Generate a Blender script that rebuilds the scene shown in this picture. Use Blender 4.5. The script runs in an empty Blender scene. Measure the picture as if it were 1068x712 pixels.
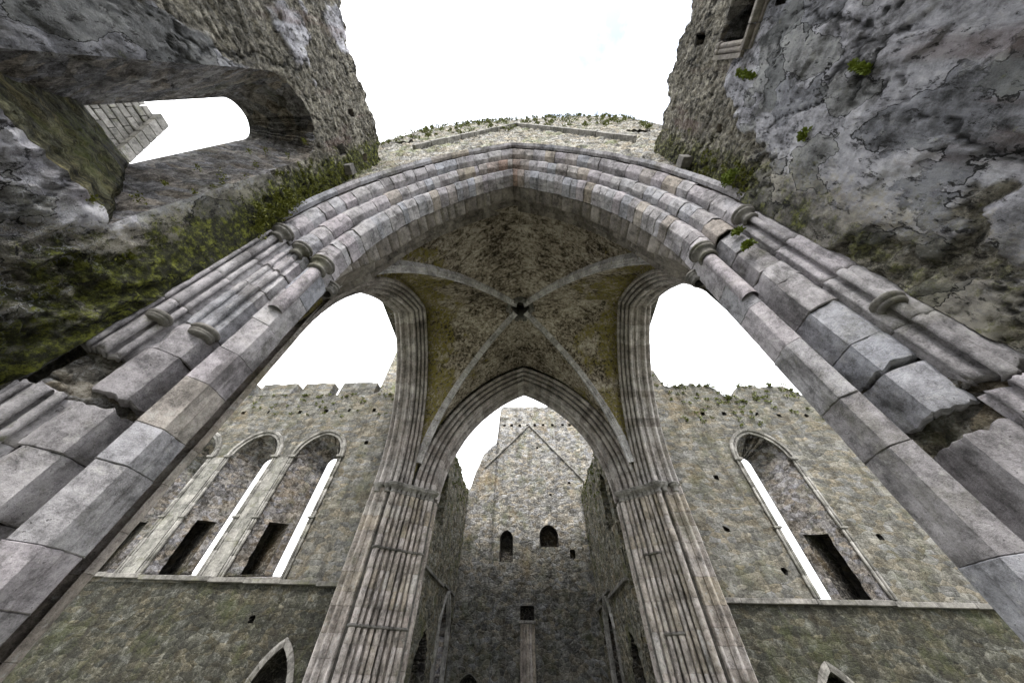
import bpy, math, random
import numpy as np
from mathutils import Matrix

random.seed(5)
RS = np.random.RandomState(11)
sc = bpy.context.scene
COL = sc.collection

# ------------------------------------------------------------------ noise
def _h(i, j, k, s=0):
    n = (i * 73856093) ^ (j * 19349663) ^ (k * 83492791) ^ (s * 40503 + 977)
    n = n & 0xffffffff
    n = ((n ^ (n >> 15)) * 2246822519) & 0xffffffff
    n = ((n ^ (n >> 13)) * 3266489917) & 0xffffffff
    n = n ^ (n >> 16)
    return n / 4294967295.0

def vnoise(P, s=0):
    I = np.floor(P).astype(np.int64); F = P - I
    F = F * F * F * (F * (F * 6 - 15) + 10)
    i, j, k = I[:, 0], I[:, 1], I[:, 2]; x, y, z = F[:, 0], F[:, 1], F[:, 2]
    def c(a, b, d): return _h(i + a, j + b, k + d, s)
    x00 = c(0,0,0)*(1-x)+c(1,0,0)*x; x10 = c(0,1,0)*(1-x)+c(1,1,0)*x
    x01 = c(0,0,1)*(1-x)+c(1,0,1)*x; x11 = c(0,1,1)*(1-x)+c(1,1,1)*x
    return (x00*(1-y)+x10*y)*(1-z)+(x01*(1-y)+x11*y)*z

def fbm(P, octv=5, s=0, gain=.5):
    a = 1.0; t = 0; r = 0
    for o in range(octv):
        r = r + a * vnoise(P * (2.03 ** o) + o * 17.3, s + o); t += a; a *= gain
    return r / t - .5

def worley(P, s=0):
    I = np.floor(P).astype(np.int64); f1 = np.full(len(P), 9.); f2 = np.full(len(P), 9.); idv = np.zeros(len(P))
    for a in (-1, 0, 1):
        for b in (-1, 0, 1):
            for c in (-1, 0, 1):
                J = I + np.array([a, b, c])
                q = np.stack([J[:,n] + .1 + .8*_h(J[:,0], J[:,1], J[:,2], s + 31*n + 1) for n in range(3)], 1)
                d = np.sqrt(((q - P) ** 2).sum(1))
                m = d < f1
                f2 = np.where(m, f1, np.minimum(f2, d)); idv = np.where(m, _h(J[:,0], J[:,1], J[:,2], s + 99), idv); f1 = np.where(m, d, f1)
    return f1, f2, idv

def sstep(a, b, x):
    t = np.clip((x - a) / (b - a), 0, 1); return t * t * (3 - 2 * t)

# ------------------------------------------------------------------ objects
def link(o, parent=None):
    COL.objects.link(o)
    if parent: o.parent = parent
    return o

def thing(name, label, cat, loc=(0,0,0), group=None):
    o = bpy.data.objects.new(name, None); link(o)
    o.location = loc; o['label'] = label; o['category'] = cat
    if group: o['group'] = group
    return o

def mk(name, V, F, mat, parent=None, smooth=True, attrs=None, label=None, sharp=0):
    me = bpy.data.meshes.new(name)
    V = np.asarray(V, float)
    if parent is not None:
        p = parent; off = np.zeros(3)
        while p is not None:
            off += np.array(p.location); p = p.parent
        V = V - off
    me.from_pydata(V.tolist(), [], [tuple(f) for f in F])
    if attrs:
        for k, a in attrs.items():
            at = me.attributes.new(k, 'FLOAT', 'POINT'); at.data.foreach_set('value', np.asarray(a, np.float32))
    if smooth: me.polygons.foreach_set('use_smooth', [True] * len(me.polygons))
    me.materials.append(mat); me.update()
    if sharp: me.set_sharp_from_angle(angle=math.radians(sharp))
    o = bpy.data.objects.new(name, me); link(o, parent)
    if label: o['label'] = label
    return o

class MB:
    def __init__(s): s.V = []; s.F = []; s.A = []; s.n = 0
    def add(s, V, F, a=0.5):
        V = np.asarray(V, float); s.V.append(V)
        s.F += [tuple(int(i) + s.n for i in f) for f in F]
        s.A.append(np.full(len(V), a) if np.isscalar(a) else np.asarray(a)); s.n += len(V)
    def grid(s, G, a=0.5, cu=False):
        n, m = G.shape[:2]; F = []
        for i in range(n - 1):
            for j in range(m - (0 if cu else 1)):
                j2 = (j + 1) % m
                F.append((i*m+j, (i+1)*m+j, (i+1)*m+j2, i*m+j2))
        s.add(G.reshape(-1, 3), F, a)
    def box(s, c, size, rot=0., a=0.5, bev=.015, tilt=None):
        hx, hy, hz = [d / 2 for d in size]; b = min(bev, hx*.4, hy*.4, hz*.4)
        V = []; 
        for zz, ins in ((-hz, b), (-hz + b, 0), (hz - b, 0), (hz, b)):
            for sx, sy in ((-1,-1),(1,-1),(1,1),(-1,1)):
                V.append((sx*(hx-ins), sy*(hy-ins), zz))
        V = np.array(V)
        if tilt is not None: V = V @ np.array(tilt).T
        cr, sr = math.cos(rot), math.sin(rot)
        V = np.stack([V[:,0]*cr-V[:,1]*sr, V[:,0]*sr+V[:,1]*cr, V[:,2]], 1) + np.array(c)
        F = [(3,2,1,0),(12,13,14,15)]
        for k in range(3):
            for j in range(4): F.append((k*4+j, k*4+(j+1)%4, k*4+4+(j+1)%4, k*4+4+j))
        s.add(V, F, a)
    def lathe(s, prof, c, n=14, a=0.5, jit=0.):
        G = np.zeros((len(prof), n, 3)); th = np.arange(n) * 2 * np.pi / n
        for i, (r, z) in enumerate(prof):
            rr = r * (1 + jit * (RS.rand(n) - .5))
            G[i,:,0] = c[0] + rr*np.cos(th); G[i,:,1] = c[1] + rr*np.sin(th); G[i,:,2] = z
        s.grid(G, a, cu=True)
    def build(s, name, mat, parent=None, smooth=False, label=None, sharp=0):
        return mk(name, np.concatenate(s.V), s.F, mat, parent, smooth, {'blk': np.concatenate(s.A)}, label, sharp)

# ------------------------------------------------------------------ materials
class NT:
    def __init__(s, name):
        s.m = bpy.data.materials.new(name); s.m.use_nodes = True; s.t = s.m.node_tree
        s.b = s.t.nodes['Principled BSDF']; s.co = s.n('ShaderNodeTexCoord').outputs['Object']
    def n(s, typ, **kw):
        nd = s.t.nodes.new(typ)
        for k, v in kw.items(): setattr(nd, k, v)
        return nd
    def put(s, sock, v):
        if hasattr(v, 'is_linked') or hasattr(v, 'links'): s.t.links.new(v, sock)
        else: sock.default_value = v
    def math(s, op, a, b=0., clamp=False):
        nd = s.n('ShaderNodeMath', operation=op); nd.use_clamp = clamp
        s.put(nd.inputs[0], a); s.put(nd.inputs[1], b); return nd.outputs[0]
    def vmul(s, v, xyz, off=(0,0,0)):
        nd = s.n('ShaderNodeMapping'); s.put(nd.inputs['Vector'], v); nd.inputs['Scale'].default_value = xyz; nd.inputs['Location'].default_value = off
        return nd.outputs[0]
    def noise(s, sc_, det=6, rough=.6, v=None, col=False, dist=0.):
        nd = s.n('ShaderNodeTexNoise'); s.put(nd.inputs['Vector'], v if v is not None else s.co)
        nd.inputs['Scale'].default_value = sc_; nd.inputs['Detail'].default_value = det; nd.inputs['Roughness'].default_value = rough; nd.inputs['Distortion'].default_value = dist
        return nd.outputs['Color' if col else 'Fac']
    def vor(s, sc_, feat='F1', v=None, out='Distance', rnd=1.):
        nd = s.n('ShaderNodeTexVoronoi', feature=feat); s.put(nd.inputs['Vector'], v if v is not None else s.co)
        nd.inputs['Scale'].default_value = sc_; nd.inputs['Randomness'].default_value = rnd; return nd.outputs[out]
    def ramp(s, f, stops, mode='LINEAR'):
        nd = s.n('ShaderNodeValToRGB'); s.put(nd.inputs[0], f); r = nd.color_ramp; r.interpolation = mode
        while len(r.elements) < len(stops): r.elements.new(.5)
        for e, (p, c) in zip(r.elements, stops):
            e.position = p; e.color = (*c, 1) if not np.isscalar(c) else (c, c, c, 1)
        return nd.outputs[0]
    def sm(s, f, a, b):
        nd = s.n('ShaderNodeMapRange', interpolation_type='SMOOTHSTEP'); s.put(nd.inputs[0], f)
        nd.inputs[1].default_value = a; nd.inputs[2].default_value = b; return nd.outputs[0]
    def mix(s, f, a, b, mode='MIX'):
        nd = s.n('ShaderNodeMix', data_type='RGBA', blend_type=mode); s.put(nd.inputs[0], f)
        for sk, v in ((nd.inputs[6], a), (nd.inputs[7], b)):
            if isinstance(v, tuple): v = (*v, 1) if len(v) == 3 else v
            s.put(sk, v)
        return nd.outputs[2]
    def attr(s, name):
        return s.n('ShaderNodeAttribute', attribute_name=name).outputs['Fac']
    def done(s, col, height=None, strength=1., dist=.03, rough=.9):
        s.put(s.b.inputs['Base Color'], col); s.put(s.b.inputs['Roughness'], rough); s.b.inputs['Specular IOR Level'].default_value = .25
        if height is not None:
            bp = s.n('ShaderNodeBump'); bp.inputs['Strength'].default_value = strength; bp.inputs['Distance'].default_value = dist
            s.put(bp.inputs['Height'], height); s.t.links.new(bp.outputs[0], s.b.inputs['Normal'])
        return s.m

def rubble(name, dark=(.035,.03,.022), mid=(.16,.145,.12), light=(.42,.40,.36), stone=2.4, flat=1.8, mortar=(.30,.28,.24), mortar_amt=.6,
           moss=.45, mosscol=(.07,.085,.018), ochre=.2, stain=.5, bump=1., dist=.06, gain=1., lich=.4, relief=.35, pale_level=0., fine=1., con=1.):
    t = NT(name)
    wv = t.noise(.9, 3, .5, col=True)
    wp = t.n('ShaderNodeVectorMath', operation='MULTIPLY_ADD'); t.put(wp.inputs[0], wv); wp.inputs[1].default_value = (.35,.35,.35); t.put(wp.inputs[2], t.co)
    v = t.vmul(wp.outputs[0], (1, 1, flat))
    ed = t.vor(stone, 'DISTANCE_TO_EDGE', v); cell = t.vor(stone, 'F1', v, 'Color')
    sep = t.n('ShaderNodeSeparateColor'); t.put(sep.inputs[0], cell)
    n1 = t.noise(1.4, 9, .68); n2 = t.noise(7, 10, .8, dist=.4); n3 = t.noise(34, 6, .7)
    s1 = t.math('MULTIPLY', n2, .80*fine + .34*(1-fine)); s2 = t.math('MULTIPLY', n1, .42*fine + .98*(1-fine)); s3 = t.math('MULTIPLY', n3, .30*fine + .20*(1-fine))
    s4 = t.math('MULTIPLY', t.math('SUBTRACT', sep.outputs[0], .5), .10)
    val = t.math('ADD', t.math('ADD', s1, s2), t.math('ADD', s3, s4))
    val = t.math('ADD', t.math('MULTIPLY', t.math('SUBTRACT', t.math('SUBTRACT', val, .26), .515), con), .515)
    c = t.ramp(val, [(.39, dark), (.465, tuple(.55*m for m in mid)), (.525, mid), (.63, light)])
    tint = t.ramp(sep.outputs[1], [(0, (.92,.95,1.06)), (.5, (1,1,1)), (1, (1.1,1.0,.86))])
    c = t.mix(1., c, tint, 'MULTIPLY')
    mm = t.math('MULTIPLY', t.math('SUBTRACT', 1., t.sm(ed, .01, .10)), mortar_amt)
    c = t.mix(t.math('MULTIPLY', mm, t.sm(n2, .44, .58)), c, mortar)
    # lichen blotches, pale
    lf = t.math('MULTIPLY', t.sm(t.noise(5.5, 9, .8), .55, .64), lich)
    c = t.mix(lf, c, (.46,.45,.41))
    of = t.math('MULTIPLY', t.sm(t.noise(.55, 6, .65, t.vmul(t.co, (1,1,.8), (7,3,1))), .55, .72), ochre)
    c = t.mix(of, c, (.32,.22,.09), 'MIX')
    # run off stains
    sf = t.math('MULTIPLY', t.sm(t.noise(1.1, 8, .7, t.vmul(t.co, (1.4,1.4,.14), (3,1,4))), .50, .64), stain)
    c = t.mix(sf, c, (.028,.025,.02))
    mn = t.math('ADD', t.math('MULTIPLY', t.noise(.8, 7, .7, t.vmul(t.co, (1,1,.7), (1,9,2))), .8), t.math('MULTIPLY', n2, .25))
    mf = t.math('MULTIPLY', t.sm(mn, .53, .66), moss)
    c = t.mix(mf, c, t.mix(n3, tuple(.5*m for m in mosscol), tuple(1.6*m for m in mosscol)))
    # deep pits
    pf = t.sm(t.noise(9, 9, .76, t.vmul(t.co, (1,1,1.3), (5,5,5))), .56, .65)
    c = t.mix(t.math('MULTIPLY', pf, .8), c, (.012,.011,.009))
    if pale_level:
        spz = t.n('ShaderNodeSeparateXYZ'); t.put(spz.inputs[0], t.co)
        ck = t.sm(t.math('ADD', t.math('MULTIPLY', spz.outputs[2], .1), t.math('MULTIPLY', t.noise(.5, 9, .7), 1.1)), pale_level-.05, pale_level+.09)
        c = t.mix(1., c, t.mix(ck, (.88,.88,.85), (1.38,1.37,1.36)), 'MULTIPLY')  # paler above the level, darker below, edge broken by noise
    if gain != 1.: c = t.mix(1., c, (gain, gain, gain), 'MULTIPLY')
    h = t.math('ADD', t.math('MULTIPLY', t.sm(ed, 0., .16), relief), t.math('ADD', t.math('MULTIPLY', n2, 1.5), t.math('MULTIPLY', n3, .5)))
    h = t.math('ADD', h, t.math('MULTIPLY', sep.outputs[2], .5))
    h = t.math('SUBTRACT', h, t.math('MULTIPLY', pf, .6))
    return t.done(c, h, bump, dist)

def ashlar(name, stops, grime=.5, moss=.25, bump=.7, pits=.7, lightlich=.35, warm=0., drip=.5):
    """dressed moulding stone: every block has its own random tone in attribute blk"""
    t = NT(name); b = t.attr('blk')
    n1 = t.noise(2.2, 8, .68); n2 = t.noise(11, 9, .78); n3 = t.noise(60, 5, .7)
    c = t.ramp(b, stops)
    k = t.math('ADD', t.math('MULTIPLY', n1, .9), t.math('ADD', t.math('MULTIPLY', n2, .8), t.math('MULTIPLY', n3, .35)))
    c = t.mix(1., c, t.ramp(t.math('MULTIPLY', k, .5), [(.36, .12), (.455, .55), (.52, 1.0), (.62, 1.6)]), 'MULTIPLY')
    lf = t.math('MULTIPLY', t.sm(t.noise(5.5, 8, .75, t.vmul(t.co, (1,1,1), (2,4,8))), .55, .66), lightlich)
    c = t.mix(lf, c, (.50,.49,.47))
    gf = t.math('MULTIPLY', t.sm(t.noise(1.3, 8, .72, t.vmul(t.co, (1.5,1.5,drip), (4,4,1))), .52, .66), grime)
    c = t.mix(gf, c, (.03,.027,.024))
    mf = t.math('MULTIPLY', t.sm(t.noise(.9, 8, .75, t.vmul(t.co, (1,1,1), (11,3,6))), .54, .64), moss)
    c = t.mix(mf, c, t.mix(n3, (.04,.045,.01), (.15,.15,.04)))
    pf = t.sm(t.noise(22, 6, .7), .61, .69)
    c = t.mix(t.math('MULTIPLY', pf, pits), c, (.015,.014,.013))
    h = t.math('ADD', t.math('MULTIPLY', n2, 1.), t.math('SUBTRACT', t.math('MULTIPLY', n3, .4), t.math('MULTIPLY', pf, .5)))
    return t.done(c, h, bump, .03, .85)

def render_coat(name, tones, bare_dark=(.025,.022,.015), bare_mid=(.13,.115,.085), moss=.6, bump=1., streak=.5, off=(3,1,2), net=False):
    """choir walls: patches of old lime render (attr pl=1) over bare rubble (pl=0); cracks in attr crk; mossy in attr ms"""
    t = NT(name); pl = t.attr('pl'); crk = t.attr('crk'); ms = t.attr('ms')
    n1 = t.noise(1.1, 9, .68); n2 = t.noise(9, 10, .78); n3 = t.noise(55, 7, .75)
    st = t.noise(5., 9, .74, t.vmul(t.co, (1,1.5,.55), (1,2,3)))
    k = t.math('ADD', t.math('MULTIPLY', n1, .75), t.math('ADD', t.math('MULTIPLY', n2, .35), t.math('MULTIPLY', st, .3)))
    pc = t.ramp(t.math('SUBTRACT', k, .2), [(.37, tones[0]), (.445, tones[1]), (.505, tones[2]), (.60, tones[3])])
    bc = t.ramp(t.math('ADD', t.math('MULTIPLY', n2, .7), t.math('MULTIPLY', n1, .3)), [(.41, bare_dark), (.5, bare_mid), (.60, tuple(2.8*x for x in bare_mid))])
    pa = t.noise(.55, 8, .52, t.vmul(t.co, (1,1.25,.8), off)); pb = t.noise(.8, 8, .52, t.vmul(t.co, (1,1.2,.75), (off[0]+9, off[1]+3, 5)))
    la = t.sm(pa, .497, .503); lb = t.sm(pb, .528, .534)
    pc = t.mix(1., pc, t.mix(la, (.66,.67,.69), (1.18,1.17,1.19)), 'MULTIPLY')
    pc = t.mix(1., pc, t.mix(lb, (1.,1.,1.), (.70,.71,.66)), 'MULTIPLY')
    pc = t.mix(1., pc, t.mix(t.math('MULTIPLY', t.sm(t.math('ADD', ms, t.math('MULTIPLY', t.math('SUBTRACT', n2, .5), 1.2)), .12, .40), .8), (1.,1.,1.), (.62,.57,.42)), 'MULTIPLY')
    def line(f, c_, w): return t.math('SUBTRACT', 1., t.sm(t.math('ABSOLUTE', t.math('SUBTRACT', f, c_)), w*.35, w))
    cm = t.sm(t.noise(.9, 3, .5, t.vmul(t.co, (1,1,1), (8,2,8))), .40, .50)
    ln = t.math('MULTIPLY', t.math('MAXIMUM', line(pa, .5, .0045), line(pb, .531, .004)), t.math('MULTIPLY', cm, pl))
    crk = t.math('MAXIMUM', crk, t.math('MULTIPLY', ln, .92))
    c = t.mix(pl, bc, pc)
    # rusty / lilac runs
    rf = t.math('MULTIPLY', t.sm(t.noise(.7, 6, .6, t.vmul(t.co, (1,2.2,.35), (0,5,2))), .58, .68), .45)
    c = t.mix(rf, c, (.20,.13,.115))
    sf = t.math('MULTIPLY', t.sm(t.noise(1.3, 9, .74, t.vmul(t.co, (1,1.8,.4), (6,1,1))), .53, .65), streak)
    c = t.mix(sf, c, (.03,.029,.025))
    lf = t.math('MULTIPLY', t.sm(t.noise(6, 9, .78, t.vmul(t.co, (1,1,.8), (3,8,1))), .56, .66), .5)
    c = t.mix(lf, c, (.48,.48,.47))
    mf = t.math('MULTIPLY', t.sm(t.math('ADD', t.math('MULTIPLY', t.noise(3.0, 10, .8), 1.0), t.math('MULTIPLY', ms, .30)), .60, .72), moss)
    c = t.mix(mf, c, t.ramp(n2, [(.40, (.012,.013,.003)), (.5, (.05,.055,.009)), (.60, (.23,.25,.03))]))
    pf = t.sm(t.noise(9, 9, .78, t.vmul(t.co, (1,1.5,.7), (5,1,5))), .555, .62)
    c = t.mix(t.math('MULTIPLY', pf, .85), c, (.012,.011,.009))
    if net:
        nt_ = t.attr('net'); wv = t.noise(2.5, 5, .6, col=True)
        wp = t.n('ShaderNodeVectorMath', operation='MULTIPLY_ADD'); t.put(wp.inputs[0], wv); wp.inputs[1].default_value = (.9,.9,.9); t.put(wp.inputs[2], t.co)
        ed = t.vor(4.6, 'DISTANCE_TO_EDGE', t.vmul(wp.outputs[0], (1,1.3,.75)))
        rdg = t.math('SUBTRACT', 1., t.sm(ed, .01, .075))
        hol = t.math('MULTIPLY', t.sm(ed, .10, .30), nt_)
        c = t.mix(t.math('MULTIPLY', hol, .45), c, (.022,.02,.016))
        c = t.mix(t.math('MULTIPLY', t.math('MULTIPLY', rdg, nt_), t.math('MULTIPLY', t.sm(n2, .44, .54), t.sm(n1, .42, .56))), c, (.56,.56,.60))
    c = t.mix(crk, c, (.008,.008,.007))
    h = t.math('ADD', t.math('MULTIPLY', n2, 1.3), t.math('MULTIPLY', n3, .7))
    h = t.math('ADD', h, t.math('MULTIPLY', st, .8))
    h = t.math('SUBTRACT', h, t.math('MULTIPLY', pf, .8))
    h = t.math('ADD', h, t.math('MULTIPLY', t.math('ADD', la, lb), .35)); h = t.math('SUBTRACT', h, t.math('MULTIPLY', crk, .9))
    if net: h = t.math('ADD', h, t.math('MULTIPLY', t.math('MULTIPLY', rdg, nt_), 1.2))
    return t.done(c, h, bump, .065, .82)

M = {}
M['left_wall'] = render_coat('lime render lilac', [(.07,.069,.068), (.255,.25,.258), (.45,.445,.475), (.68,.675,.69)], bare_mid=(.20,.185,.15), moss=.95, streak=.5, net=True)
M['right_wall'] = render_coat('lime render grey', [(.065,.064,.065), (.23,.23,.24), (.42,.42,.45), (.66,.66,.68)], bare_mid=(.20,.185,.15), moss=.7, streak=.5, off=(5,4,7))
M['reveal'] = rubble('window reveal rubble', dark=(.05,.044,.038), mid=(.255,.24,.23), light=(.52,.50,.49), stone=3., relief=.15, mortar_amt=.15, moss=.35, stain=.35, bump=1., dist=.06)
M['mossy'] = rubble('mossy sill rubble', dark=(.012,.012,.006), mid=(.085,.082,.038), light=(.27,.26,.14), stone=3., mortar_amt=.1, moss=.9, mosscol=(.08,.095,.010), stain=.3, lich=.05)
M['tower'] = rubble('pale tower rubble', dark=(.09,.085,.07), mid=(.30,.285,.25), light=(.55,.53,.49), stone=3.2, mortar_amt=.5, moss=.6, mosscol=(.11,.14,.02), stain=.15, gain=1.05)
M['transept'] = rubble('transept rubble', dark=(.05,.046,.036), mid=(.215,.205,.175), light=(.47,.455,.41), stone=2.2, flat=2.2, relief=.2, mortar_amt=.2, fine=.65, con=.62, moss=.30, mosscol=(.085,.095,.025), ochre=.22, stain=.45, lich=.28, gain=.84, dist=.08)
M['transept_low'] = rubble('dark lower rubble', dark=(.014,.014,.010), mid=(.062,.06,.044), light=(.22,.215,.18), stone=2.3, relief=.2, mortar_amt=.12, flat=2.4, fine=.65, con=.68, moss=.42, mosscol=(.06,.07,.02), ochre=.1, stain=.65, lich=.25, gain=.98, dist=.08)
M['endwall'] = rubble('tower house rubble', dark=(.045,.042,.037), mid=(.205,.20,.187), light=(.44,.43,.41), stone=2.6, flat=1.7, fine=.75, con=.8, mortar=(.42,.40,.35), mortar_amt=.4, moss=.35, ochre=.28, stain=.35, dist=.08, pale_level=1.42)
M['nave'] = rubble('nave rubble', dark=(.035,.033,.025), mid=(.18,.17,.125), light=(.40,.38,.32), stone=2.8, moss=.75, mosscol=(.075,.085,.02), stain=.4, dist=.08)
M['core'] = rubble('broken rubble core', dark=(.03,.027,.02), mid=(.17,.155,.125), light=(.42,.41,.38), stone=5., flat=1.2, mortar_amt=.2, moss=.45, mosscol=(.08,.09,.015), stain=.35, bump=1., dist=.1)
ARCH = [(0, (.25,.235,.245)), (.18, (.35,.335,.34)), (.32, (.285,.29,.32)), (.48, (.38,.365,.375)), (.62, (.34,.31,.33)), (.76, (.40,.385,.395)), (.90, (.29,.27,.285)), (.965, (.34,.295,.24)), (1, (.43,.415,.43))]
M['arch_moss'] = ashlar('mossy dressed limestone', ARCH, grime=.5, moss=.75)
M['arch'] = ashlar('grey blue dressed limestone', ARCH, grime=.6, moss=.2, lightlich=.45)
M['red'] = ashlar('reddened limestone', [(0, (.34,.325,.315)), (.4, (.31,.27,.25)), (.75, (.30,.205,.165)), (1, (.36,.34,.33))], grime=.55, moss=.1, lightlich=.5)
M['soffit'] = ashlar('shade toned soffit stone', [(0, (.13,.115,.10)), (.5, (.19,.17,.15)), (1, (.24,.22,.195))], grime=.6, moss=.2, lightlich=.2)  # darker than the arch stone: shade of the underside put into the colour
M['shaft'] = ashlar('weathered shaft stone', [(0, (.26,.225,.20)), (.3, (.35,.31,.275)), (.6, (.40,.36,.335)), (.8, (.32,.275,.22)), (1, (.45,.42,.39))], grime=.58, moss=.3, lightlich=.65, drip=.8)
M['innerarch'] = ashlar('brown grey arch stone', [(0, (.22,.195,.18)), (.4, (.31,.28,.26)), (.75, (.40,.37,.35)), (1, (.27,.25,.235))], grime=.5, moss=.15, lightlich=.35)
M['rib'] = ashlar('pale rib stone', [(0, (.32,.305,.295)), (1, (.45,.435,.43))], grime=.35, moss=.08)
M['cap'] = ashlar('dark capital stone', [(0, (.10,.095,.085)), (1, (.19,.18,.165))], grime=.6, moss=.3, lightlich=.2)
M['facing'] = ashlar('pale ashlar facing', [(0, (.15,.145,.13)), (.5, (.19,.185,.165)), (1, (.23,.22,.20))], grime=.7, moss=.35, lightlich=.4)
M['trim'] = ashlar('window trim stone', [(0, (.14,.135,.12)), (.5, (.21,.20,.185)), (1, (.28,.27,.25))], grime=.6, moss=.3)

def vault_mat():
    t = NT('wicker centred vault web')
    # wickerwork impressions: fine broken ridges whose direction swings about the boss
    n0 = t.noise(.6, 4, .5); n2 = t.noise(7, 8, .75); n3 = t.noise(30, 6, .7)
    g = t.n('ShaderNodeVectorMath', operation='SUBTRACT'); t.put(g.inputs[0], t.co); g.inputs[1].default_value = (.1, 9.85, 14)
    sp = t.n('ShaderNodeSeparateXYZ'); t.put(sp.inputs[0], g.outputs[0])
    ang = t.math('ARCTAN2', sp.outputs[0], sp.outputs[1]); rad = t.math('SQRT', t.math('ADD', t.math('MULTIPLY', sp.outputs[0], sp.outputs[0]), t.math('MULTIPLY', sp.outputs[1], sp.outputs[1])))
    cb = t.n('ShaderNodeCombineXYZ'); t.put(cb.inputs[0], t.math('MULTIPLY', ang, 9.)); t.put(cb.inputs[1], t.math('MULTIPLY', rad, 1.6)); t.put(cb.inputs[2], sp.outputs[2])
    wk = t.noise(2.6, 10, .78, cb.outputs[0], dist=1.)
    k = t.math('ADD', t.math('MULTIPLY', wk, .6), t.math('ADD', t.math('MULTIPLY', n2, .35), t.math('MULTIPLY', n0, .2)))
    c = t.ramp(t.math('SUBTRACT', k, .07), [(.43, (.024,.019,.013)), (.475, (.15,.124,.092)), (.52, (.35,.30,.235)), (.60, (.64,.59,.51))])
    w = t.math('MULTIPLY', t.sm(n2, .55, .66), .4); c = t.mix(w, c, (.42,.39,.35))
    # yellow green algae near the side arches
    ax = t.math('ABSOLUTE', sp.outputs[0]); ax = t.math('MULTIPLY', ax, .085)
    ag = t.sm(t.math('ADD', ax, t.math('MULTIPLY', t.noise(.7, 7, .6, t.vmul(t.co, (1,1,.6), (2,2,2))), .9)), .76, .83)
    c = t.mix(t.math('MULTIPLY', ag, t.sm(n2, .42, .55)), c, t.mix(n3, (.13,.105,.02), (.30,.26,.07)))
    c = t.mix(t.sm(t.noise(15, 6, .7), .58, .68), c, (.012,.01,.007))
    h = t.math('ADD', t.math('MULTIPLY', wk, 1.5), t.math('ADD', t.math('MULTIPLY', n2, .9), t.math('MULTIPLY', n3, .5)))
    return t.done(c, h, 1., .09)
M['vault'] = vault_mat()

def leaf_mat(name, a, b):
    t = NT(name); c = t.mix(t.noise(9, 4, .6), a, b); m = t.done(c, None, rough=.7); t.b.inputs['Subsurface Weight'].default_value = 0.
    return m
M['fern'] = leaf_mat('fern green', (.06,.085,.012), (.20,.25,.03))
M['moss'] = leaf_mat('moss green', (.035,.042,.006), (.20,.21,.03))
M['turf'] = leaf_mat('wall top turf', (.02,.026,.008), (.18,.20,.045))
def ground_mat():
    t = NT('gravel and worn grass'); n = t.noise(.6, 6, .6); n2 = t.noise(30, 6, .7)
    c = t.mix(t.sm(n, .45, .58), t.ramp(n2, [(.35, (.17,.165,.15)), (.65, (.43,.415,.385))]), t.ramp(n2, [(.3, (.03,.05,.012)), (.7, (.10,.13,.03))]))
    return t.done(c, n2, .6, .03)
M['ground'] = ground_mat()
M['black'] = rubble('shade toned recess stone', dark=(.01,.009,.008), mid=(.05,.045,.04), light=(.10,.095,.085), moss=.2)  # near-black tone paints the shade inside openings and recesses

# ------------------------------------------------------------------ walls with openings
def outline(uc, hw, zb, zs, rise, lean=0., nb=10, nj=40, na=16):
    """pointed / round / flat headed outline, same point count whatever the size"""
    pts = [(uc - hw + 2*hw*k/nb, zb) for k in range(nb)]
    pts += [(uc + hw, zb + (zs - zb)*k/nj) for k in range(nj)]
    def arc(t):   # t 0 spring -> 1 apex
        if rise <= 1e-6: return hw*(1-t), 0.
        if rise >= hw:
            c = (rise*rise - hw*hw)/(2*hw); r = hw + c; a = t*math.acos(c/r); return r*math.cos(a) - c, r*math.sin(a)
        a = t*math.pi/2; return hw*math.cos(a), rise*math.sin(a)
    for k in range(na): x, z = arc(k/na); pts.append((uc + x, zs + z))
    for k in range(na): x, z = arc(1 - k/na); pts.append((uc - x, zs + z))
    pts += [(uc - hw, zs + (zb - zs)*k/nj) for k in range(nj)]
    return np.array(pts, float)

def inside(P, O):
    r = np.zeros(len(P), bool); A = O; B = np.roll(O, -1, 0)
    lo, hi = O.min(0), O.max(0)
    idx = np.where((P[:,0] > lo[0]) & (P[:,0] < hi[0]) & (P[:,1] > lo[1]) & (P[:,1] < hi[1]))[0]
    if not len(idx): return r
    Q = P[idx]; k = np.zeros(len(Q), bool)
    for a, b in zip(A, B):
        if a[1] == b[1]: continue
        c = ((a[1] > Q[:,1]) != (b[1] > Q[:,1])) & (Q[:,0] < (b[0]-a[0])*(Q[:,1]-a[1])/(b[1]-a[1]) + a[0])
        k ^= c
    r[idx] = k; return r

def nearest(P, O):
    """nearest point on closed outline, and its parameter (index + fraction)"""
    A = O; AB = np.roll(O, -1, 0) - O; L = (AB**2).sum(1) + 1e-12
    out = np.zeros_like(P); par = np.zeros(len(P))
    for i, q in enumerate(P):
        t = np.clip(((q - A)*AB).sum(1)/L, 0, 1); c = A + t[:,None]*AB
        k = np.argmin(((c - q)**2).sum(1)); out[i] = c[k]; par[i] = k + t[k]
    return out, par

def at_par(O, par):
    i = np.floor(par).astype(int) % len(O); f = (par - np.floor(par))[:,None]
    return O[i]*(1-f) + O[(i+1) % len(O)]*f

class Hole:
    def __init__(s, front, back, depth, mat=None, name='window_opening', blind=False, passage=None, m=8, rough=.03, label=None, backmat=None, sillmat=None):
        s.f, s.b, s.d, s.mat, s.name, s.blind, s.passage, s.m, s.rough, s.label, s.backmat = front, back, depth, mat, name, blind, passage, m, rough, label, backmat; s.sillmat = sillmat

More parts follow.
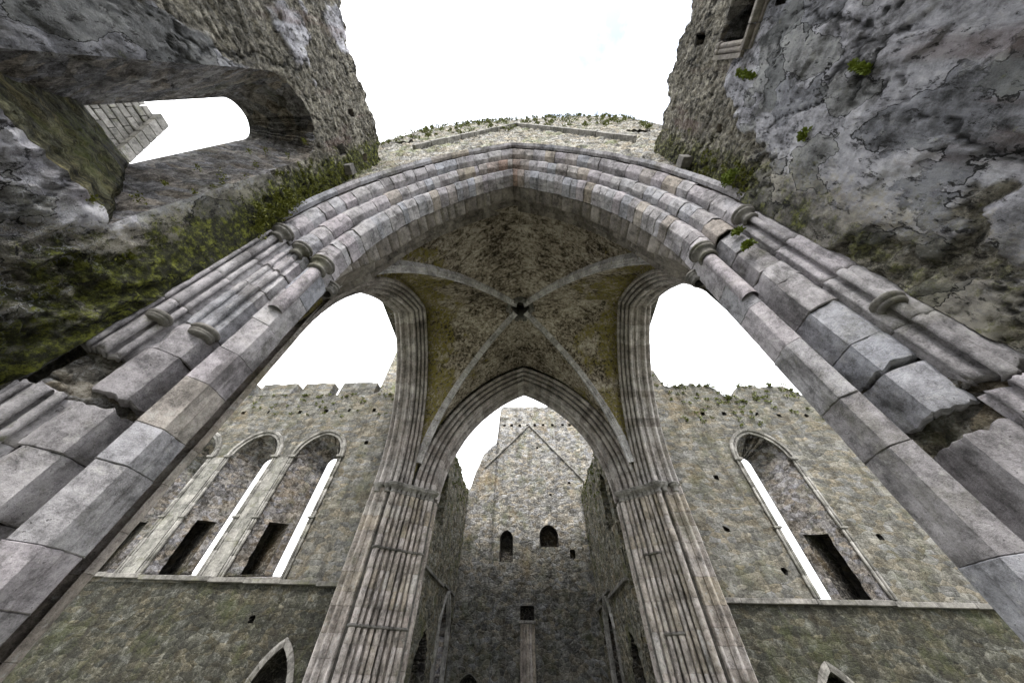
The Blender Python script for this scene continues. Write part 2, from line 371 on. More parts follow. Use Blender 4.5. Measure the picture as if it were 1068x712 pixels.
def wall(parent, fn, u0, u1, z0, ztop, du, holes, disp, mat, thick=1.5, name='masonry', attrs=None, matfn=None, back=True, sides=True, label=None):
    nu = int(round((u1-u0)/du)) + 1; us = np.linspace(u0, u1, nu); zt = np.array([ztop(u) for u in us])
    nv = int(round((zt.max()-z0)/du)) + 1
    U = np.repeat(us[:,None], nv, 1); T = np.linspace(0, 1, nv)[None,:]; Z = z0 + T*(zt[:,None]-z0)
    P2 = np.stack([U, Z], 2)
    cen = .25*(P2[:-1,:-1]+P2[1:,:-1]+P2[1:,1:]+P2[:-1,1:])
    own = -np.ones(cen.shape[:2], int)
    for hi, h in enumerate(holes):
        own[inside(cen.reshape(-1,2), h.f).reshape(own.shape)] = hi
    edges = {h: [] for h in range(len(holes))}
    snap = {}
    def bd(a, b, hi):
        edges[hi].append((a, b)); snap[a] = hi; snap[b] = hi
    for i in range(nu-1):
        for j in range(nv-1):
            o = own[i,j]
            if i+1 < nu-1 and own[i+1,j] != o and (o < 0 or own[i+1,j] < 0): bd((i+1,j), (i+1,j+1), max(o, own[i+1,j]))
            if j+1 < nv-1 and own[i,j+1] != o and (o < 0 or own[i,j+1] < 0): bd((i,j+1), (i+1,j+1), max(o, own[i,j+1]))
    par = {}
    for hi, h in enumerate(holes):
        ks = [k for k, v in snap.items() if v == hi]
        if not ks: continue
        q, pp = nearest(np.array([P2[k] for k in ks]), h.f)
        for k, qq, p in zip(ks, q, pp): P2[k] = qq; par[k] = p
    flat = P2.reshape(-1, 2)
    D = disp(flat) if disp else np.zeros(len(flat))
    D = np.asarray(D)
    V = fn(flat[:,0], -D, flat[:,1])
    F = []; 
    for i in range(nu-1):
        for j in range(nv-1):
            if own[i,j] < 0: F.append((i*nv+j, (i+1)*nv+j, (i+1)*nv+j+1, i*nv+j+1))
    at = attrs(flat) if attrs else None
    ob = mk(name, V, F, mat, parent, True, at, label)
    # top, ends and back face give the wall its thickness
    mb = MB()
    ms = 6; rows = []
    top = (np.arange(nu)*nv + nv-1)
    for k in range(ms+1):
        w = k/ms
        Pk = fn(us, np.full(nu, thick*w), zt); Pk = Pk + (0 if k == 0 else 1)*np.stack([np.zeros(nu), np.zeros(nu), .12*(fbm(Pk*2.5, 3, 8))*2], 1)
        if k == 0: Pk = V[top]
        rows.append(Pk)
    mb.grid(np.array(rows))
    if sides:
        for e in (0, nu-1):
            zz = np.linspace(z0, zt[e], 30)
            mb.grid(np.stack([fn(np.full(30, us[e]), np.full(30, d), zz) for d in (0, thick*.5, thick)]))
    if back:
        bh = [Hole(h.b, h.b, 0) for h in holes if not h.blind]
        n2 = max(4, nu//3); u2 = np.linspace(u0, u1, nu); 
        G2 = P2.copy(); G2[:,:,0] = U; G2[:,:,1] = Z
        own2 = -np.ones(cen.shape[:2], int)
        for hi, h in enumerate(holes):
            if not h.blind: own2[inside(cen.reshape(-1,2), h.b).reshape(own2.shape)] = hi
        ks = {}
        for i in range(nu-1):
            for j in range(nv-1):
                if own2[i,j] >= 0:
                    for a, b, e in ((i-1,j,((i,j),(i,j+1))), (i+1,j,((i+1,j),(i+1,j+1))), (i,j-1,((i,j),(i+1,j))), (i,j+1,((i,j+1),(i+1,j+1)))):
                        if 0 <= a < nu-1 and 0 <= b < nv-1 and own2[a,b] < 0:
                            ks[e[0]] = own2[i,j]; ks[e[1]] = own2[i,j]
        for k, hi in ks.items():
            q, _ = nearest(np.array([G2[k]]), holes[hi].b); G2[k] = q[0]
        f2 = G2.reshape(-1,2); V2 = fn(f2[:,0], np.full(len(f2), thick), f2[:,1])
        F2 = [(i*nv+j, i*nv+j+1, (i+1)*nv+j+1, (i+1)*nv+j) for i in range(nu-1) for j in range(nv-1) if own2[i,j] < 0]
        mb.add(V2, F2)
    mb.build('wall_top', mat, parent, True)
    for hi, h in enumerate(holes):
        if not edges[hi]: continue
        reveal(parent, fn, h, edges[hi], P2, par, D, nv)
    return ob

def reveal(parent, fn, h, edges, P2, par, D, nv):
    vid = {}; V = []; F = []; F2 = []
    m = h.m
    for e in edges:
        for k in e:
            if k in vid: continue
            f = P2[k]; b = at_par(h.b, np.array([par[k]]))[0]
            ids = []
            for s in range(m+1):
                w = s/m; q = f*(1-w) + b*w
                p = fn(np.array([q[0]]), np.array([-D[k[0]*nv+k[1]]*(1-w) + h.d*w]), np.array([q[1]]))[0]
                ids.append(len(V)); V.append(p)
            vid[k] = ids
    V = np.array(V)
    if h.rough:
        nr = np.stack([fbm(V*3.1, 4, 21), fbm(V*3.1, 4, 33), fbm(V*3.1, 4, 45)], 1)*h.rough*3
        for k, ids in vid.items(): nr[ids[0]] = 0
        for k, ids in vid.items(): nr[ids[-1]] *= .25
        V = V + nr
    V = V.tolist()
    dark = []; FS = []
    for a, b in edges:
        for s in range(m):
            A, B = vid[a], vid[b]; q = (A[s], B[s], B[s+1], A[s+1])
            if h.passage:
                zc = .5*(P2[a][1] + P2[b][1]); uc = .5*(P2[a][0] + P2[b][0]); side, za, zb, d0, d1, vec = h.passage
                if (uc - h.f[:,0].mean())*side > .2 and za < zc < zb and d0 <= s < d1:
                    dark.append(q); continue
            (FS if h.sillmat and max(par[a], par[b]) <= 10.01 else F).append(q)
    if h.passage and dark:     # passage mouth: push the removed patch back through the thickness of the wall
        vec = np.array(h.passage[5]); used = {}
        from collections import Counter
        ec = Counter()
        for q in dark:
            for i in range(4): ec[tuple(sorted((q[i], q[(i+1)%4])))] += 1
        for q in dark:
            nq = []
            for i in q:
                if i not in used: used[i] = len(V); V.append((np.array(V[i]) + vec).tolist())
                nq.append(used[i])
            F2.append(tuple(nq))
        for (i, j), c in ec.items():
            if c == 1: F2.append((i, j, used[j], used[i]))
    o = mk(h.name, V, F, h.mat or M['reveal'], parent, True, None, h.label)
    if FS: mk('sill', V, FS, h.sillmat, o, True)
    if F2:
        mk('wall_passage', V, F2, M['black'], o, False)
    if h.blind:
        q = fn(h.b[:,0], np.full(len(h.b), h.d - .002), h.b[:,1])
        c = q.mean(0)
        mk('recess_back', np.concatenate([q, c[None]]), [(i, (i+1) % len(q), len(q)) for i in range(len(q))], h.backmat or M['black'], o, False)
    return o

def fx(x0, sgn):   # wall on plane x = x0, depth going along sgn*x
    return lambda u, d, z: np.stack([x0 + sgn*np.asarray(d), np.asarray(u, float), np.asarray(z, float)], 1)
def fy(y0):
    return lambda u, d, z: np.stack([np.asarray(u, float), y0 + np.asarray(d), np.asarray(z, float)], 1)

def stone_disp(scale=2.6, amp=.05, fine=.03, flat=1.7, seed=3, off=0.):
    def f(P):
        Q = np.stack([P[:,0]*scale, P[:,1]*scale*flat, np.full(len(P), off)], 1)
        Q = Q + np.stack([fbm(Q*.4, 3, 71), fbm(Q*.4, 3, 72), 0*Q[:,0]], 1)*.8
        f1, f2, idv = worley(Q, seed)
        return amp*(sstep(0, .25, f2-f1)*.7 + .6*idv - .6) + fine*2*fbm(Q*3.1, 4, seed)
    return f

# ------------------------------------------------------------------ mouldings swept up a jamb and round an arch
def roll(cx, cy, r, a0, a1, n=7):
    return [(cx + r*math.cos(math.radians(a0 + (a1-a0)*k/n)), cy + r*math.sin(math.radians(a0 + (a1-a0)*k/n))) for k in range(n+1)]

class ArchPath:
    """side=-1/+1; w half width at ridge, zs spring, c centre offset; T maps (lateral, depth, z) to world"""
    def __init__(s, w, zs, c, T): s.w, s.zs, s.c, s.T = w, zs, c, T; s.R = w + c; s.te = math.acos(c/s.R); s.len = zs + s.R*s.te
    def ring(s, side, pos, prof):
        pr = np.asarray(prof); o, d = pr[:,0], pr[:,1]
        if pos <= s.zs:
            l = s.w + o; z = np.full(len(o), pos)
        else:
            t = (pos - s.zs)/(s.R*s.te); R = s.R + o; a = t*np.arccos(np.clip(s.c/R, -1, 1)); l = R*np.cos(a) - s.c; z = s.zs + R*np.sin(a)
        return s.T(side*l, d, z)

def resample(prof, ps):
    prof = np.asarray(prof, float); out = [prof[0]]
    for a, b in zip(prof[:-1], prof[1:]):
        n = max(1, int(round(np.linalg.norm(b-a)/ps)))
        for k in range(1, n+1): out.append(a + (b-a)*k/n)
    return np.array(out)

def blocks(mb, path, side, prof, p0, p1, lo=.3, hi=.5, gap=.012, inset=.022, jit=.006, step=.22, nrm_in=None, tone=None, erode=0., ps=0., broken=(False, False)):
    prof = np.asarray(prof, float)
    if ps: prof = resample(prof, ps)
    # inward direction: away from profile chord, towards (+o,+d) i.e. into the masonry
    tg = np.gradient(prof, axis=0); nr = np.stack([tg[:,1], -tg[:,0]], 1); nr /= np.linalg.norm(nr, axis=1)[:,None] + 1e-9
    ins = nrm_in if nrm_in is not None else np.array([.7, .7])
    nr = np.where((nr @ ins)[:,None] < 0, -nr, nr)
    nr = .5*nr + .5*ins
    sarc = np.concatenate([[0], np.cumsum(np.linalg.norm(np.diff(prof, axis=0), axis=1))])
    p = p0
    while p < p1 - 1e-4:
        q = p + random.uniform(lo, hi)
        if p1 - q < lo*.6: q = p1
        dj = (RS.rand(2)-.5)*2*jit
        seed = RS.rand()*99
        stations = [(p, 1), (p+gap, 0)] + [(p + (q-p)*k/max(1, int((q-p)/step)), 0) for k in range(1, max(1, int((q-p)/step)))] + [(q-gap, 0), (q, 1)]
        first, last = p == p0 and broken[0], q == p1 and broken[1]
        rings = []
        for n_, (pp, isin) in enumerate(stations):
            pr = prof + dj + nr*(inset*isin)
            if erode:
                Q = np.stack([np.full(len(prof), pp*5.), sarc*5., np.full(len(prof), seed)], 1)
                e = np.maximum(0, fbm(Q, 4, 3)*2 - .10)*erode*2.2 + fbm(Q*3, 3, 9)*erode*.5
                endw = min(pp-p, q-pp)
                e = e + max(0, 1-endw/.05)*np.maximum(0, fbm(Q*1.7, 3, 5)*2+.1)*erode*1.6
                pr = pr + nr*e[:,None]
            sh = np.zeros(len(prof))
            if first or last:
                Q = np.stack([np.full(len(prof), seed), sarc*4., np.full(len(prof), 2.)], 1)
                w = (pp-p)/(q-p); sh = (fbm(Q*.6, 3, 7)*.16 + fbm(Q*3.5, 5, 4, .65)*.18)*((1-w) if first else w)
            r_ = path.ring(side, pp, pr) if not (first or last) else np.array([path.ring(side, min(max(pp + d, .01), path.zs-.001 if pp <= path.zs else 1e9), pr[k:k+1])[0] for k, d in enumerate(sh)])
            rings.append(r_)
        if first or last:   # close the broken end
            c = np.array([[prof[:,0].max()+.25, prof[:,1].max()+.2]])
            cc = path.ring(side, p if first else q, np.repeat(c, len(prof), 0))
            if first: rings.insert(0, .5*cc+.5*rings[0]); rings.insert(0, cc)
            if last: rings.append(.5*cc+.5*rings[-1]); rings.append(cc)
        mb.grid(np.array(rings), tone if tone is not None else RS.rand())
        p = q

def capital(parent, c, z, r0=.13, r1=.25, h=.34, n=18, name='capital', mat=None, label=None):
    mb = MB()
    P = [(r0, z-h-.04), (r0+.035, z-h-.02), (r0+.045, z-h+.01), (r0+.02, z-h+.05), (r0+.015, z-h+.08), (r0+.03, z-h*.55), (r1-.06, z-.15), (r1-.02, z-.12), (r1-.01, z-.09),
         (r1-.035, z-.075), (r1, z-.06), (r1+.012, z-.03), (r1, z), (.01, z+.002)]
    mb.lathe(P, c, n, .5, .05)
    return mb.build(name, mat or M['cap'], parent, True, label)

XF = .2      # the far half of the building stands a touch to the right of the near arch's axis
ZS = 7.65
# ================================================================== CHOIR WALLS
def choir_attr(side):
    def f(P):
        y, z = P[:,0], P[:,1]
        Q = np.stack([y*.55, z*.42, np.full(len(P), side*9.)], 1)
        big = fbm(Q, 5, 5)*2 + .3*fbm(Q*5.5, 4, 9)
        if side < 0:
            bias = .30 - .14*np.clip(z-9.5, 0, 4) - .35*sstep(-.2, 1.6, y)*sstep(5.5, 9.5, z) - .15*sstep(5.2, 4, z)
        else:
            bias = .36 - .30*np.clip(z-8.3, 0, 3) - .06*sstep(1.0, 1.9, y)
        pl = sstep(-.015, .015, big + bias)
        Q2 = np.stack([y*.8+30, z*.55, np.full(len(P), side*4.)], 1)
        pl2 = sstep(-.012, .012, fbm(Q2, 5, 14)*2 + .25*fbm(Q2*6, 4, 3) + bias - .22)*pl
        # long cracks
        cr = np.zeros(len(P))
        for s_ in (40, 57):
            w = np.abs(fbm(np.stack([y*.75, z*.38, np.full(len(P), s_*1.)], 1), 6, s_, .55))
            cr = np.maximum(cr, (1-sstep(.003, .010, w))*sstep(-.04, .06, fbm(Q*1.3+5, 3, s_+1)))
        if side < 0:
            ms = .95*sstep(.9, 1.8, y)*sstep(4.2, 5.5, z) + .25*sstep(.9, 1.5, y)*sstep(5.5, 3.5, z) + .5*sstep(.4, 1.4, y)*sstep(5.4, 4.6, z)*sstep(3., 3.6, z)
        else:
            ms = .42*sstep(.75, 2.0, y) + .35*sstep(7., 8.5, z)*sstep(.9, 1.9, y) + .05
        net = sstep(5.3, 4.6, z)*sstep(1.9, 1.3, y) if side < 0 else 0*z
        return dict(pl=pl, crk=cr*.9, ms=np.clip(ms, 0, 1.1), pl2=pl2, net=net)
    return f

def choir_disp(side):
    at = choir_attr(side); sd = stone_disp(2.7, .055, .03, 1.6, 4, side*3.)
    def f(P):
        a = at(P); y, z = P[:,0], P[:,1]
        Q = np.stack([y*2.2, z*1.1, np.full(len(P), side*2.)], 1)
        rid = np.abs(fbm(np.stack([y*2.6, z*1.5, np.full(len(P), side*1.)], 1), 5, 61))
        h = .04*a['pl'] + .03*a['pl2'] + (1-.85*a['pl'])*sd(P) + (.02 if side > 0 else .05)*fbm(Q*.5, 3, 2) + .018*fbm(Q*3, 6, 7, .65) - .03*a['crk'] - .008*(1-sstep(0, .03, rid))*(1-.5*a['pl2'])
        if side < 0: h = h + .30*sstep(6.2, 4.6, z)*(.12-np.abs(fbm(np.stack([y*4.5, z*2.6, np.full(len(P), 1.)], 1), 5, 83)))*2
        return h
    return f

YF = 2.08     # west face of the wall over the near arch
L = thing('choir_wall', 'towering left wall of lilac grey old render pierced by a deep round-headed window', 'wall', (-4.88, -2, 0), None)
wf = outline(.32, .80, 5.25, 9.85, .98); wf[:,0] += .02*(wf[:,1]-5)
wf[:10,1] += np.linspace(-.1, .15, 10)
wb = outline(.40, .40, 7.40, 10.3, .44)
zl = lambda u: 14.45 + .22*math.sin(u*2.1) + .12*math.sin(u*9+1) + (.25*vnoise(np.array([[u*4., 3., 1.]]))[0])
wall(L, fx(-4.88, -1), -16., -3., 0., zl, .16, [], choir_disp(-1), M['left_wall'], 1.57, 'masonry', choir_attr(-1))
wall(L, fx(-4.88, -1), -3., YF, 0., zl, .034,
     [Hole(wf, wb, 1.55, M['reveal'], 'window', m=30, rough=.045, sillmat=M['mossy'], label='deep splayed round-headed window with a mossy sloping sill'),
      Hole(outline(1.30, .13, 11.6, 11.95, 0), outline(1.30, .12, 11.6, 11.95, 0), .5, M['reveal'], 'putlog_hole', True, m=4),
      Hole(outline(1.75, .12, 13.0, 13.3, 0), outline(1.75, .12, 13.0, 13.3, 0), .5, M['reveal'], 'putlog_hole', True, m=4),
      Hole(outline(.55, .10, 13.0, 13.35, 0), outline(.55, .10, 13.0, 13.35, 0), .5, M['reveal'], 'putlog_hole', True, m=4)],
     choir_disp(-1), M['left_wall'], 1.57, 'masonry', choir_attr(-1))
# moss carpet on the sill slope: a layer of its own lying on the sloping sill
Rw = thing('choir_wall', 'towering right wall of cracked grey render flaking off dark rubble, high shafted window at its top', 'wall', (4.88, -2, 0), None)
rf_ = outline(-1.05, .66, 9.95, 11.2, 0); rb_ = outline(-1.05, .6, 10.05, 11.1, 0)
zr_ = lambda u: 13.4 + .16*math.sin(u*2.6+2) + .12*math.sin(u*8) + (.25*vnoise(np.array([[u*4., 9., 1.]]))[0])
wall(Rw, fx(4.88, 1), -16., -3., 0., zr_, .16, [], choir_disp(1), M['right_wall'], 1.5, 'masonry', choir_attr(1))
wall(Rw, fx(4.88, 1), -3., YF, 0., zr_, .034,
     [Hole(rf_, rb_, .9, M['reveal'], 'window', True, m=10, label='moulded square-headed window with shade-dark colour in its recess'),
      Hole(outline(-.57, .12, 12.05, 12.5, 0), outline(-.57, .11, 12.05, 12.5, 0), .5, M['reveal'], 'putlog_hole', True, m=4),
      Hole(outline(-.86, .10, 9.2, 9.5, 0), outline(-.86, .1, 9.2, 9.5, 0), .4, M['reveal'], 'putlog_hole', True, m=4),
      Hole(outline(1.05, .09, 9.9, 10.15, 0), outline(1.05, .09, 9.9, 10.15, 0), .4, M['reveal'], 'putlog_hole', True, m=4)],
     choir_disp(1), M['right_wall'], 1.5, 'masonry', choir_attr(1))
# shafted frame of that window
for yy in (-.36, -.27, -1.72):
    mb = MB(); mb.lathe([(.05, 9.95), (.05, 11.14)], (4.84, yy), 10); s_ = mb.build('window_shaft', M['soffit'], Rw, True)
    for zz0 in (10.04, 11.05):
        mb = MB(); mb.lathe([(.05, zz0-.07), (.075, zz0-.05), (.08, zz0-.02), (.06, zz0), (.075, zz0+.03), (.07, zz0+.06), (.05, zz0+.08)], (4.84, yy), 12); mb.build('shaft_ring', M['soffit'], s_, True)
mb = MB()
for k in range(4): mb.box((4.82 - .02*(k % 2), -.42-.36*k, 9.90 - .03*k), (.22, .35, .10), a=RS.rand())
for k in range(4): mb.box((4.88, -.42-.36*k, 9.80 - .03*k), (.16, .35, .08), a=RS.rand())
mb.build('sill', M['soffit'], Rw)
mb = MB(); mb.box((4.84, -.17, 10.55), (.14, .08, 1.15), a=.4); mb.build('jamb_moulding', M['soffit'], Rw)
mb = MB(); mb.box((4.80, 1.86, 11.0), (.34, .26, .34)); mb.build('corbel', M['cap'], Rw)
mb = MB(); mb.box((-4.80, 1.78, 11.6), (.30, .26, .30)); mb.build('corbel', M['cap'], L)

# ================================================================== NEAR ARCH
NA = thing('chancel_arch', 'huge near pointed arch of three chamfered orders in grey stone rising over the camera', 'arch', (0, 2.9, 0))
near = ArchPath(4.0, ZS, 4.94, lambda l, d, z: np.stack([np.asarray(l, float), np.asarray(d, float), np.asarray(z, float)], 1))
hood = [(.86,2.09),(.84,2.0),(.90,1.92),(.97,1.95),(.99,2.05),(.99,2.09)]
ordA = [(.87,2.12),(.745,2.11),(.73,2.115),(.60,2.26),(.595,2.275),(.60,2.44)]
ordB = [(.615,2.43),(.44,2.42),(.425,2.425),(.30,2.56),(.295,2.575),(.30,2.74)]
ordC = [(.315,2.73),(.16,2.72),(.145,2.725),(.005,2.88),(0,2.895),(0,3.10),(.015,3.115),(.015,3.30),(.05,3.305)]
soff = [(.05,3.31),(.04,3.32),(.04,3.80),(.06,3.83),(.28,3.86),(.30,3.9),(.30,4.15),(.62,4.18),(.63,4.5)]
end = near.len
def soff_T(l, d, z):
    l = np.asarray(l, float); d = np.asarray(d, float); z = np.asarray(z, float); k = sstep(-.1, 2.6, z-ZS); far_ = np.clip((d-3.9)/.25, 0, 1)
    d2 = np.where(d > 3.36, 3.36 + (d-3.36)*(k + (1-k)*far_), d)
    return np.stack([l + np.sign(l)*(1-k)*far_*1.1, d2, z], 1)
near_s = ArchPath(4.0, ZS, 4.94, soff_T)
for s_ in (-1, 1):
    who = 'left' if s_ < 0 else 'right'
    mb = MB(); blocks(mb, near, s_, hood, ZS, end, .5, .8, .006, .01, .004, nrm_in=np.array([0, 1.]))
    mb.build('hood_mould', M['arch'], NA)
    for nm, pf, ln in (('outer', ordA, (.34, .56)), ('middle', ordB, (.28, .56)), ('inner', ordC, (.22, .42))):
        mb = MB()
        # the middle and outer orders are scorched red beside the apex
        cut = end - {'outer': .9 if s_ > 0 else 0., 'middle': 1.5 if s_ < 0 else .75, 'inner': 0. if s_ < 0 else .55}[nm]
        blocks(mb, near, s_, pf, ZS, cut, *ln, gap=.009, inset=.018, jit=.014, step=.10, erode=.024, ps=.05)
        mb.build('arch_order', M['arch'], NA, True, '%s half of the %s ring of voussoirs' % (who, {'outer': 'outermost', 'middle': 'middle', 'inner': 'innermost'}[nm]), 24)
        if cut < end:
            mb = MB(); blocks(mb, near, s_, pf, cut, end, *ln, gap=.009, inset=.018, jit=.014, step=.10, erode=.024, ps=.05)
            mb.build('reddened_stones', M['red'], NA, True, 'red-stained stones near the apex', 24)
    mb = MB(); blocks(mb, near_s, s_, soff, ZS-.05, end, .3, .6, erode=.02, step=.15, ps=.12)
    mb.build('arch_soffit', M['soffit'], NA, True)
# jambs
def jambA():
    return [(.88,2.08),(.80,2.09),(.775,2.10)] + [(.76,2.14)] + roll(.70,2.185,.06,150,330,8) + [(.70,2.27),(.62,2.30),(.60,2.33)] + roll(.585,2.385,.03,230,300,2) + [(.60,2.46)]
def jambA_left():
    return [(.88,2.08),(.82,2.085)] + roll(.80,2.115,.035,120,300,5) + [(.765,2.19)] + roll(.70,2.195,.065,140,330,8) + [(.68,2.29)] + roll(.635,2.32,.045,140,330,6) + [(.60,2.42),(.60,2.46)]
jB = [(.62,2.44),(.53,2.43),(.505,2.44),(.34,2.615),(.33,2.63),(.335,2.66),(.345,2.86),(.35,3.06)]
jB_left = [(.62,2.44),(.56,2.445)] + roll(.53,2.475,.045,140,330,6) + [(.47,2.53),(.46,2.55)] + roll(.415,2.585,.05,140,330,6) + [(.385,2.65),(.325,2.70),(.32,3.06)]
def jC(cw): return [(.36,3.08),(cw+.035,3.05),(cw+.02,3.02),(cw+.01,2.97-cw),(cw-.01,2.955-cw),(.015,2.945),(.0,2.965),(.0,3.0),(.0,3.14),(.014,3.155),(.014,3.25),(.02,3.33),(.06,3.36),(.5,3.40),(1.1,3.42)]
for s_ in (-1, 1):
    who = 'left' if s_ < 0 else 'right'
    JK = dict(step=.07, ps=.045)
    pa = jambA_left() if s_ < 0 else jambA()
    for (a, b, br) in (((0, 3.56, (False, True)), (4.16, ZS-.02, (True, False))) if s_ < 0 else ((0, 3.46, (False, True)), (3.58, ZS-.02, (True, False)))):
        mb = MB(); blocks(mb, near, s_, pa, a, b, .7, 1.3, .008, .014, .005, erode=.014, broken=br, **JK)
        mb.build('jamb_shafts', M['arch_moss' if s_ < 0 else 'arch'], NA, True, ('slim outer shafts broken off part way up on the %s' if a else 'stump of the slim outer shafts on the %s') % who)
    segs = ((0, 3.58, jB, (False, True)), (3.72, 4.95, jB, (True, False)), (4.95, ZS-.02, jB_left, (False, False))) if s_ < 0 else ((0, 3.16, jB, (False, True)), (3.42, 3.96, jB, (True, False)), (4.0, ZS-.02, jB, (True, False)))
    for a, b, pf, br in segs:
        mb = MB(); blocks(mb, near, s_, pf, a, b, .35, .95, .010, .022, .018, erode=.030, broken=br, **JK); mb.build('jamb_order', M['arch'], NA, True, None, 26)
    mb = MB(); blocks(mb, near, s_, jC(.18 if s_ < 0 else .125), 0, ZS-.02, .40, .95, .008, .016, .010, erode=.018, **JK)
    mb.build('jamb_respond', M['arch'], NA, True, None, 26)
    # rubble core laid bare where the mouldings have fallen
    c0 = np.array([s_*4.93, 2.28]); c1 = np.array([s_*4.16, 3.16]); dn = np.array([-s_*.75, -.66])
    def fcore(u, d, z, c0=c0, c1=c1, dn=dn):
        u = np.asarray(u, float); q = c0[None]*(1-u[:,None]) + c1[None]*u[:,None] - dn[None]*np.asarray(d)[:,None]
        return np.stack([q[:,0], q[:,1], z], 1)
    g0, g1 = (3.2, 4.5) if s_ < 0 else (2.95, 3.8)
    us = np.linspace(0, 1, 41); zs_ = np.linspace(0, 7.7, 260); UU, ZZ = np.meshgrid(us, zs_, indexing='ij')
    PP = np.stack([UU.ravel()*1.2*4, ZZ.ravel()*3.4, np.full(UU.size, 5.*s_)], 1)
    f1, f2, idv = worley(PP, 5)
    bul = sstep(g0-.25, g0+.2, ZZ.ravel())*sstep(g1+.25, g1-.2, ZZ.ravel())*sstep(0.75, .5, UU.ravel())
    hh = -.06 + bul*(.13 + .12*idv*sstep(0, .2, f2-f1) + .16*fbm(PP*1.2, 5, 8)) + .10*fbm(PP*1.1, 5, 3)
    mk('rubble_core', fcore(UU.ravel(), -hh, ZZ.ravel()), [(i*260+j, (i+1)*260+j, (i+1)*260+j+1, i*260+j+1) for i in range(40) for j in range(259)], M['core'], NA)
    capital(NA, (s_*4.69, 2.21), 7.80, .09, .20, .30)
    capital(NA, (s_*4.10, 2.90), ZS+.03, .14, .245, .32)
    if s_ < 0:
        capital(NA, (s_*4.44, 2.57), 7.75, .09, .20, .30)
        capital(NA, (s_*4.66, 2.24), 4.86, .09, .135, .08, name='shaft_ring')
        capital(NA, (s_*4.40, 2.62), 4.98, .12, .18, .14, name='shaft_ring')
    else:
        capital(NA, (s_*4.69, 2.21), 4.72, .085, .155, .09, name='shaft_ring')
    capital(NA, (s_*4.06, 3.40), ZS-.10, .10, .17, .26)
    # little roll under the inner capital
    mb = MB(); mb.lathe([(.125, 5.9), (.125, 7.3)], (s_*4.10, 2.90), 14, .6); mb.build('respond_roll', M['arch'], NA, True)

# ------------------------------------------------------------------ tower wall over the near arch
TW = thing('tower_wall', 'pale rubble tower wall with ragged mossy top above the near arch', 'wall', (0, 2.08, 15))
o_ = .9; th = np.linspace(0, 1, 40); Rr = near.R + o_; aa = th*math.acos(near.c/Rr); lx = Rr*np.cos(aa) - near.c; lz = ZS + Rr*np.sin(aa)
ho = np.concatenate([np.stack([lx, lz], 1), np.stack([-lx[::-1][1:], lz[::-1][1:]], 1), np.array([[-4.9, 3.], [4.9, 3.]])])
def tower_top(u):
    pts = [(-7.6, 16.5), (-6.6, 18.6), (-6.25, 21.2), (-5.7, 23.8), (-4.5, 25.2), (-2, 26.6), (0, 27.0), (2.5, 27.4), (4.6, 26.9), (6., 26.2), (6.9, 24.5), (7.3, 21.5), (7.8, 18.)]
    return np.interp(u, [p[0] for p in pts], [p[1] for p in pts]) + .55*(vnoise(np.array([[u*2.3, 1., 1.]]))[0]-.5) + .35*(vnoise(np.array([[u*7., 5., 1.]]))[0]-.5)
sd = stone_disp(2.5, .10, .05, 1.7, 6)
wall(TW, fy(YF), -7.6, 7.6, 6., tower_top, .085,
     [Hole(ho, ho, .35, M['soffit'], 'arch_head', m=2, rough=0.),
      Hole(outline(.08, .36, 17.5, 18.0, 0), outline(.08, .34, 17.5, 18.0, 0), .6, M['black'], 'putlog_hole', True, m=3),
      Hole(outline(-5.35, .4, 18.5, 19.2, .2), outline(-5.35, .35, 18.5, 19.2, .2), .6, M['black'], 'putlog_hole', True, m=3),
      Hole(outline(5.9, .5, 18.3, 19.1, .2), outline(5.9, .4, 18.3, 19.1, .2), .6, M['black'], 'putlog_hole', True, m=3)],
     lambda P: sd(P)*sstep(0, 1, np.abs(P[:,1]-0)), M['tower'], 2.4, back=False)
mb = MB()
def ledge(mb, a, b, y, w=.22, t=.16, n=8):
    a = np.array(a); b = np.array(b); d = (b-a)/n; Lg = np.linalg.norm(d); ang = math.atan2(d[1], d[0])
    for k in range(n):
        c = a + d*(k+.5); R_ = [[math.cos(ang), 0, -math.sin(ang)], [0,1,0], [math.sin(ang), 0, math.cos(ang)]]
        mb.box((c[0], y - w/2 + .03 + (RS.rand()-.5)*.03, c[1] + (RS.rand()-.5)*.03), (Lg-.02, w+.06, t), a=RS.rand(), tilt=R_)
ledge(mb, (-4.2, 16.5), (.15, 23.0), YF); mb.build('roof_crease', M['trim'], TW, False, 'left slope of the stone roof scar')
mb = MB(); ledge(mb, (.15, 23.0), (4.9, 15.9), YF); mb.build('roof_crease', M['trim'], TW, False, 'right slope of the stone roof scar')

# ================================================================== CROSSING: far arch, side arches, piers, vault
XR, YFR = 6.05, 15.05              # ridge planes of side arches (|x|) and of the far arch (y)
YN, YFS = 4.95, 13.88              # jamb positions (y) of the side arches
YC = .5*(YN + YFS); WS = .5*(YFS - YN); WFAR = 4.45
RISE = 15.0 - ZS
def ccen(w, rise): return (rise*rise - w*w)/(2*w)
